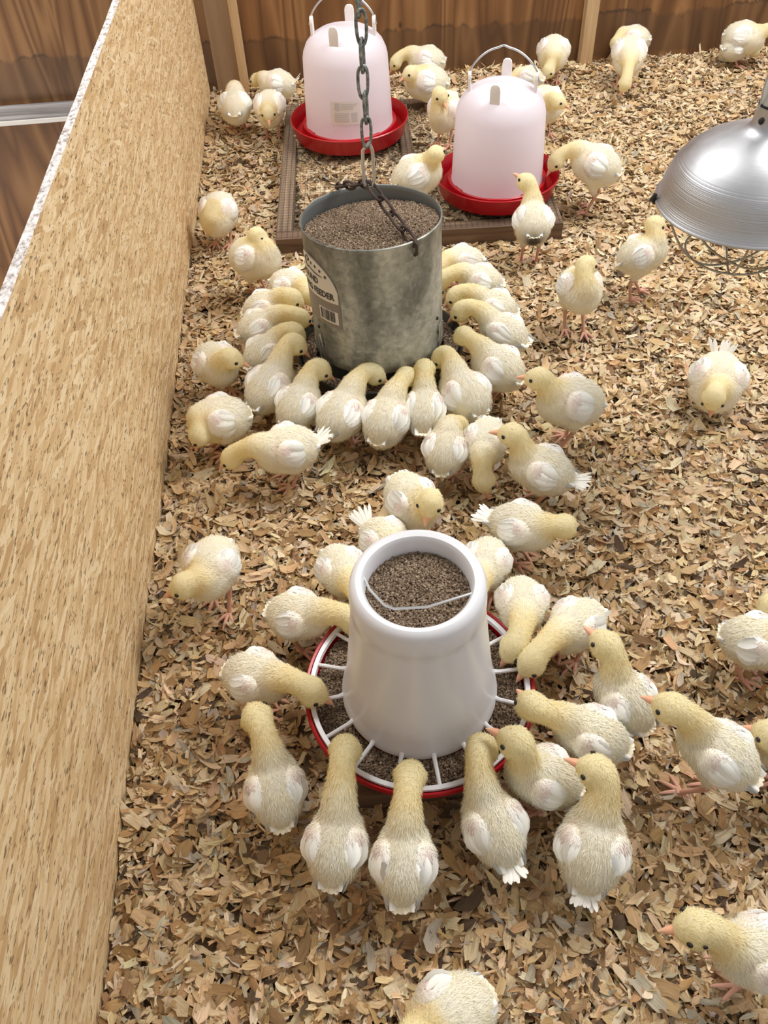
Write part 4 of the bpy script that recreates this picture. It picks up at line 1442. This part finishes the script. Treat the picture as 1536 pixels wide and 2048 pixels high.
CHICKS = [
    ((-0.2454, 2.3982, 0.0620), (-0.2439, 2.5155, 0.0750), (-0.2423, 2.5841, 0.0620), (-0.2431, 2.6131, 0.0546), 0.0433, 1, {'n': 3800},
     'chick seen from behind beside the corner post, head bowed out of sight'),
    ((-0.1427, 2.4641, 0.0850), (-0.1476, 2.3339, 0.0680), (-0.1465, 2.3334, 0.0950), (-0.1465, 2.3074, 0.0801), 0.0411, 1, {'n': 3861},
     'chick facing the camera with lowered head, left of the sticker waterer'),
    ((-0.0785, 2.6207, 0.0500), (-0.1818, 2.6405, 0.0500), (-0.1900, 2.6743, 0.0550), (-0.2155, 2.6837, 0.0422), 0.0413, 0, {'tail': 0.03, 'tail_up': 1.0, 'n': 3800},
     'chick lying in the dark corner against the back wall, tail cocked'),
    ((0.3766, 2.6462, 0.0700), (0.2759, 2.6905, 0.0700), (0.2360, 2.6762, 0.0750), (0.2163, 2.6716, 0.0529), 0.0432, 0, {'n': 3800},
     'chick stooping left by the plywood wall, behind the one with a visible eye'),
    ((0.3527, 2.4003, 0.1035), (0.2367, 2.4296, 0.1115), (0.2493, 2.3991, 0.1450), (0.2233, 2.3884, 0.1345), 0.0470, 0, {'zb': 0.054, 'n': 3860},
     'plump chick resting between the two waterers, looking left'),
    ((0.3328, 2.1868, 0.1623), (0.2882, 2.1125, 0.1077), (0.2947, 2.1235, 0.1918), (0.3059, 2.1016, 0.1745), 0.0401, 1, {'zb': 0.054, 'n': 4331},
     'upright chick on the wire mesh staring at the camera, wing spread'),
    ((0.1501, 1.8105, 0.1232), (0.2585, 1.8351, 0.1518), (0.2419, 1.8050, 0.1950), (0.2628, 1.8263, 0.1975), 0.0450, 1, {'zb': 0.054, 'n': 5001},
     'chick standing between steel feeder and right waterer, looking away'),
    ((0.6363, 2.4592, 0.0700), (0.5589, 2.5051, 0.0700), (0.5568, 2.4900, 0.0700), (0.5492, 2.5127, 0.0519), 0.0339, 1, {'n': 3800},
     'chick mostly hidden behind the handle of the right waterer'),
    ((0.5957, 2.3230, 0.0850), (0.6126, 2.2123, 0.0850), (0.6149, 2.1916, 0.1250), (0.6401, 2.1782, 0.1160), 0.0439, 1, {'n': 4022},
     'chick peeking out right of the right waterer, in profile'),
    ((0.7225, 2.6896, 0.0870), (0.6922, 2.5785, 0.0660), (0.6812, 2.5690, 0.0580), (0.6654, 2.5533, 0.0379), 0.0459, 1, {'n': 3800},
     'chick pecking down in front of the back wall, left of the stud'),
    ((0.9385, 2.6354, 0.0879), (0.8961, 2.4979, 0.0701), (0.8798, 2.4514, 0.0500), (0.8695, 2.4453, 0.0225), 0.0470, 1, {'n': 3800},
     'chick with head down pecking shavings right of the wall stud, front of two'),
    ((1.0307, 2.7251, 0.0600), (0.9371, 2.7647, 0.0600), (0.9304, 2.7346, 0.0600), (0.9234, 2.7465, 0.0333), 0.0398, 1, {'n': 3800},
     'shaded chick half hidden behind the pecking one by the stud'),
    ((1.2466, 2.6735, 0.0750), (1.3489, 2.6142, 0.0750), (1.3573, 2.6354, 0.1000), (1.3861, 2.6394, 0.0927), 0.0464, 1, {'n': 3800},
     'chick standing at far right against the back wall, rump left'),
    ((1.2357, 2.6379, 0.0500), (1.3253, 2.6465, 0.0500), (1.3309, 2.6238, 0.0500), (1.3582, 2.6237, 0.0374), 0.0344, 0, {'n': 3800},
     'greyish shaded chick low behind the far right wall chick'),
    ((0.6718, 1.8227, 0.0997), (0.5766, 1.8790, 0.1303), (0.5358, 1.8690, 0.1250), (0.5174, 1.8602, 0.1030), 0.0450, 1, {'n': 4841},
     "chick bending left to drink from the right waterer's red rim"),
    ((0.4287, 1.5935, 0.0920), (0.4418, 1.6965, 0.1120), (0.4284, 1.7037, 0.1650), (0.4094, 1.7249, 0.1745), 0.0408, 1, {'vent': 1, 'n': 5306},
     'chick with soiled dark vent seen from behind, looking at the right waterer'),
    ((0.5871, 1.4832, 0.0831), (0.6774, 1.4789, 0.1209), (0.6514, 1.5035, 0.1550), (0.6799, 1.5033, 0.1457), 0.0384, 1, {'step': 0.014, 'n': 5725},
     'chick standing upright under the left rim of the heat lamp'),
    ((0.4685, 1.4283, 0.0980), (0.4799, 1.3250, 0.0980), (0.4792, 1.3806, 0.1550), (0.5068, 1.3892, 0.1471), 0.0407, 1, {'step': 0.01, 'n': 6049},
     'upright chick standing alone on bare shavings, facing right with visible eye'),
    ((-0.2504, 1.8853, 0.0892), (-0.2794, 1.7849, 0.0608), (-0.2799, 1.8095, 0.0850), (-0.2907, 1.7937, 0.0619), 0.0425, 1, {'n': 4863},
     'chick with yellow head bowed against the strand board, leftmost at the back'),
    ((-0.2175, 1.6196, 0.0974), (-0.1197, 1.5655, 0.1026), (-0.1596, 1.5974, 0.1500), (-0.1315, 1.5954, 0.1397), 0.0439, 1, {'n': 5507},
     'chick standing with head turned over its shoulder beside platform corner'),
    ((-0.1342, 1.5397, 0.0750), (-0.0621, 1.4859, 0.0750), (-0.0577, 1.4606, 0.0850), (-0.0353, 1.4632, 0.0652), 0.0335, 1, {'n': 5640},
     "chick at the steel feeder's hidden left back, only its white rump showing"),
    ((-0.1932, 1.4452, 0.0626), (-0.1067, 1.4441, 0.0874), (-0.0929, 1.4314, 0.1020), (-0.0707, 1.4271, 0.0822), 0.0335, 1, {'n': 5845},
     "chick eating at left of the steel feeder, below the printed label's bars"),
    ((-0.2037, 1.3724, 0.0646), (-0.1178, 1.3942, 0.0804), (-0.0805, 1.3833, 0.0880), (-0.0599, 1.3933, 0.0686), 0.0335, 1, {'n': 6026},
     'chick stretching its neck straight right into the steel feeder, left side'),
    ((-0.1836, 1.2693, 0.0644), (-0.1140, 1.3222, 0.0856), (-0.0906, 1.3120, 0.1050), (-0.0708, 1.3045, 0.0837), 0.0335, 1, {'n': 6323},
     'chick squeezed between two others on the left of the steel feeder'),
    ((-0.1716, 1.1580, 0.0580), (-0.1075, 1.2392, 0.0900), (-0.0880, 1.2599, 0.1180), (-0.0679, 1.2566, 0.0960), 0.0396, 1, {'n': 6668},
     'plump chick at lower left of the steel feeder, neck raised'),
    ((-0.1132, 1.1040, 0.0588), (-0.0641, 1.1794, 0.0862), (-0.0472, 1.1972, 0.1050), (-0.0252, 1.1954, 0.0847), 0.0369, 1, {'n': 6874},
     'chick at front left of the steel feeder beside exposed dark pan rim'),
    ((-0.0433, 1.0672, 0.0600), (0.0165, 1.1508, 0.0850), (0.0490, 1.1758, 0.1000), (0.0729, 1.1720, 0.0823), 0.0399, 1, {'n': 6992},
     'chick at front of the steel feeder with head bent to the right'),
    ((0.0419, 1.0379, 0.0580), (0.0845, 1.1270, 0.0880), (0.1052, 1.1596, 0.1000), (0.1152, 1.1860, 0.0900), 0.0395, 1, {'n': 7091},
     'chick at front of the steel feeder with one white wing fanned'),
    ((0.1225, 1.0505, 0.0600), (0.1379, 1.1482, 0.0850), (0.1399, 1.1712, 0.1050), (0.1433, 1.1995, 0.0955), 0.0335, 1, {'tint': 1.3, 'n': 7006},
     'slim chick wedged in at front of the steel feeder, neck stretched up'),
    ((0.2263, 1.0786, 0.0638), (0.1840, 1.1748, 0.0862), (0.1765, 1.2074, 0.1000), (0.1554, 1.2094, 0.0788), 0.0421, 1, {'n': 6892},
     'chick with golden nape at front right of the steel feeder'),
    ((0.3113, 1.1578, 0.0646), (0.2394, 1.2244, 0.0904), (0.2230, 1.2483, 0.1120), (0.2168, 1.2771, 0.1064), 0.0397, 1, {'n': 6641},
     'long-bodied chick at right of the steel feeder, neck arched up'),
    ((0.3444, 1.2633, 0.0650), (0.2706, 1.3338, 0.0800), (0.2334, 1.3510, 0.0950), (0.2109, 1.3529, 0.0753), 0.0350, 1, {'n': 6235},
     'chick on the right of the steel feeder, dark-faced head bent to pan'),
    ((0.3442, 1.3642, 0.0647), (0.2646, 1.4032, 0.0803), (0.2329, 1.4130, 0.0880), (0.2108, 1.4148, 0.0678), 0.0335, 1, {'n': 5961},
     'chick at the right back of the steel feeder, second from the rear'),
    ((0.3353, 1.4686, 0.0648), (0.2502, 1.4961, 0.0752), (0.2146, 1.4859, 0.0800), (0.1928, 1.4950, 0.0615), 0.0335, 1, {'n': 5661},
     "chick behind the steel feeder's right side, head hidden by the tube"),
    ((0.3111, 1.5705, 0.0631), (0.2228, 1.5557, 0.0719), (0.2129, 1.5358, 0.0750), (0.1908, 1.5448, 0.0568), 0.0335, 1, {'n': 5436},
     'rearmost chick at the steel feeder, peeping out on its right'),
    ((-0.2688, 1.3155, 0.0696), (-0.2183, 1.2305, 0.0784), (-0.2078, 1.2388, 0.1150), (-0.1816, 1.2360, 0.1006), 0.0389, 1, {'n': 6413},
     'chick walking along the strand board, facing right toward the steel feeder'),
    ((-0.1819, 1.1260, 0.0678), (-0.2863, 1.1094, 0.0772), (-0.2651, 1.0827, 0.0750), (-0.2776, 1.0787, 0.0480), 0.0417, 1, {'n': 6997},
     'rounded chick preening with head tucked low beside the strand board'),
    ((-0.0644, 1.0348, 0.0715), (-0.1655, 1.0119, 0.0785), (-0.2072, 1.0265, 0.0680), (-0.2304, 1.0279, 0.0491), 0.0407, 1, {'tail': 0.03, 'tail_up': 0.7, 'tint': 1.5, 'n': 7394},
     'chick pecking left at the shavings with tail tuft raised'),
    ((0.4294, 1.0543, 0.0896), (0.3194, 1.0527, 0.1084), (0.3195, 1.0656, 0.1500), (0.2915, 1.0763, 0.1483), 0.0438, 1, {'step': 0.012, 'n': 7283},
     'tall chick standing in profile facing left, right of the steel feeder ring'),
    ((0.1420, 0.9590, 0.0524), (0.1683, 1.0351, 0.0926), (0.1847, 1.0574, 0.0650), (0.1982, 1.0791, 0.0493), 0.0346, 1, {'n': 7447},
     "small chick seen from behind, squatting below the steel feeder's front"),
    ((0.2368, 1.0357, 0.0860), (0.2066, 0.9531, 0.0670), (0.2100, 0.9372, 0.0480), (0.2159, 0.9262, 0.0207), 0.0337, 1, {'n': 7466},
     'chick with yellow head straight down pecking, behind the left-facing one'),
    ((0.3443, 0.9004, 0.0650), (0.2527, 0.9447, 0.0900), (0.2540, 0.9524, 0.1350), (0.2265, 0.9644, 0.1332), 0.0382, 1, {'tail': 0.026, 'n': 7800},
     'chick with orange bill facing left and white tail tuft trailing right'),
    ((0.0624, 0.9181, 0.0916), (0.1041, 0.8366, 0.0594), (0.1081, 0.8348, 0.1220), (0.0981, 0.8124, 0.1047), 0.0380, 1, {'n': 8070},
     'fluffy chick facing the camera with bowed head, behind white feeder'),
    ((0.2044, 0.8318, 0.0680), (0.2892, 0.7765, 0.0850), (0.3029, 0.7835, 0.0980), (0.3277, 0.7958, 0.0865), 0.0359, 1, {'tail': 0.026, 'n': 8440},
     'chick standing crosswise with its head at right, turned away, behind white feeder'),
    ((0.6918, 1.1756, 0.0552), (0.6461, 1.0650, 0.0478), (0.6321, 1.0542, 0.0800), (0.6309, 1.0443, 0.0517), 0.0470, 0, {'tail': 0.04, 'tail_up': 1.3, 'n': 6733},
     'chick crouching alone at right, facing the camera with tail raised'),
    ((-0.2095, 0.8143, 0.0920), (-0.2403, 0.7200, 0.0920), (-0.2578, 0.7291, 0.1120), (-0.2851, 0.7241, 0.1008), 0.0389, 1, {'step': 0.012, 'n': 8893},
     'chick walking left toward the strand board, pink legs showing'),
    ((0.0110, 0.8470, 0.0557), (0.0596, 0.7736, 0.0743), (0.0542, 0.7701, 0.0800), (0.0671, 0.7693, 0.0529), 0.0335, 1, {'tail': 0.03, 'tail_up': 1.0, 'n': 8384},
     'chick hidden behind the white feeder with only tail tip showing'),
    ((-0.0493, 0.7953, 0.0693), (-0.0194, 0.7111, 0.0807), (-0.0054, 0.6848, 0.0900), (0.0085, 0.6789, 0.0641), 0.0335, 1, {'n': 8808},
     'chick at back left of the white feeder, partly behind the tube'),
    ((0.1954, 0.7837, 0.0676), (0.1609, 0.7010, 0.0754), (0.1465, 0.6706, 0.0850), (0.1340, 0.6573, 0.0612), 0.0335, 1, {'n': 8792},
     "chick behind the white feeder's right shoulder, head hidden"),
    ((-0.1399, 0.6962, 0.0692), (-0.0552, 0.6673, 0.0788), (-0.0243, 0.6606, 0.0850), (-0.0019, 0.6539, 0.0663), 0.0341, 1, {'n': 9282},
     'chick stretching right with its head behind the white feeder tube'),
    ((-0.1971, 0.6047, 0.0700), (-0.1159, 0.5678, 0.0820), (-0.0843, 0.5512, 0.0920), (-0.0613, 0.5428, 0.0748), 0.0341, 1, {'n': 10011},
     'chick in profile at left of the white feeder, bill over the red rim'),
    ((-0.1272, 0.3931, 0.0599), (-0.1377, 0.4744, 0.0971), (-0.1490, 0.5022, 0.1250), (-0.1613, 0.5278, 0.1152), 0.0335, 1, {'n': 11349},
     'chick seen from above at lower left of the white feeder, head turned left'),
    ((-0.0713, 0.3190, 0.0580), (-0.0522, 0.4028, 0.0900), (-0.0440, 0.4559, 0.1100), (-0.0404, 0.4800, 0.0925), 0.0336, 1, {'n': 12007},
     'big-bodied chick at front of the white feeder, left of the central one'),
    ((0.0075, 0.2894, 0.0580), (0.0216, 0.3782, 0.0900), (0.0307, 0.4158, 0.1080), (0.0360, 0.4402, 0.0914), 0.0335, 1, {'n': 12265},
     'chick at front centre of the white feeder with both wings spread flat'),
    ((0.1343, 0.3197, 0.0600), (0.1086, 0.4055, 0.0900), (0.1212, 0.4418, 0.1050), (0.1373, 0.4601, 0.0875), 0.0339, 1, {'tail': 0.017, 'n': 11914},
     'chick at front right of the white feeder with splayed tail feathers'),
    ((0.2312, 0.3972, 0.0677), (0.1481, 0.4216, 0.0923), (0.1576, 0.4298, 0.1400), (0.1329, 0.4468, 0.1417), 0.0343, 1, {'n': 11463},
     'chick with orange bill pointing left, facing the white feeder tube'),
    ((0.2154, 0.2842, 0.0571), (0.2459, 0.3683, 0.0959), (0.2414, 0.3851, 0.1400), (0.2164, 0.4017, 0.1381), 0.0382, 1, {'tail': 0.017, 'wl': 1.03, 'n': 12274},
     'chick with pointed folded wings in foreground, head turned left to show eye'),
    ((0.3013, 0.4388, 0.0680), (0.2196, 0.4785, 0.0880), (0.1922, 0.4903, 0.1080), (0.1828, 0.5174, 0.0992), 0.0335, 1, {'n': 10946},
     'chick lying crosswise at right of the white feeder, neck reaching left'),
    ((0.3355, 0.4697, 0.0595), (0.2975, 0.5402, 0.1005), (0.2984, 0.5506, 0.1350), (0.2808, 0.5747, 0.1387), 0.0341, 1, {'n': 10537},
     'chick behind the crosswise one, lifting its bill up to the left'),
    ((0.3192, 0.6450, 0.0720), (0.2440, 0.5904, 0.0850), (0.2095, 0.5645, 0.0900), (0.1907, 0.5529, 0.0697), 0.0335, 1, {'n': 9650},
     'chick leaning down left into the red pan, right one of a pair'),
    ((0.2231, 0.7045, 0.0677), (0.2086, 0.6174, 0.0853), (0.1904, 0.5898, 0.0880), (0.1735, 0.5792, 0.0656), 0.0335, 1, {'n': 9348},
     'chick reaching down into the pan right beside the white feeder tube'),
    ((0.4309, 0.3754, 0.0920), (0.3590, 0.4371, 0.1280), (0.3428, 0.4428, 0.1600), (0.3200, 0.4618, 0.1552), 0.0348, 1, {'step': 0.012, 'n': 11744},
     'tall chick with long pink leg at right, facing left toward the white feeder'),
    ((0.4808, 0.5861, 0.0702), (0.5571, 0.5413, 0.0868), (0.5478, 0.5405, 0.1300), (0.5754, 0.5405, 0.1181), 0.0349, 1, {'n': 9975},
     'chick cut off by the right edge, white rump toward the feeder'),
    ((0.5438, 0.4297, 0.0651), (0.4590, 0.4100, 0.0879), (0.4641, 0.4154, 0.1200), (0.4429, 0.4339, 0.1095), 0.0335, 1, {'n': 11190},
     'chick barely showing at the right edge beside the tall one'),
    ((0.6164, 0.5916, 0.0563), (0.5420, 0.6222, 0.0967), (0.5462, 0.6048, 0.1000), (0.5393, 0.6142, 0.0723), 0.0335, 1, {'n': 9615},
     'chick of which only yellowish down shows at right edge, above the cut-off one'),
    ((0.4145, 0.1928, 0.0743), (0.3255, 0.2024, 0.0827), (0.3023, 0.2162, 0.1280), (0.2733, 0.2193, 0.1212), 0.0343, 1, {'ear': 1, 'n': 12500},
     'foreground chick at lower right with pink bill and dark ear spot'),
    ((0.0844, 0.1863, 0.0889), (-0.0016, 0.1508, 0.0711), (0.0055, 0.1521, 0.0950), (-0.0096, 0.1448, 0.0702), 0.0371, 1, {'n': 12500},
     'chick cut off by the bottom edge, only its rounded back in view'),
]
for row in CHICKS:
    make_chick(*row)
bpy.data.objects.remove(SKIN)
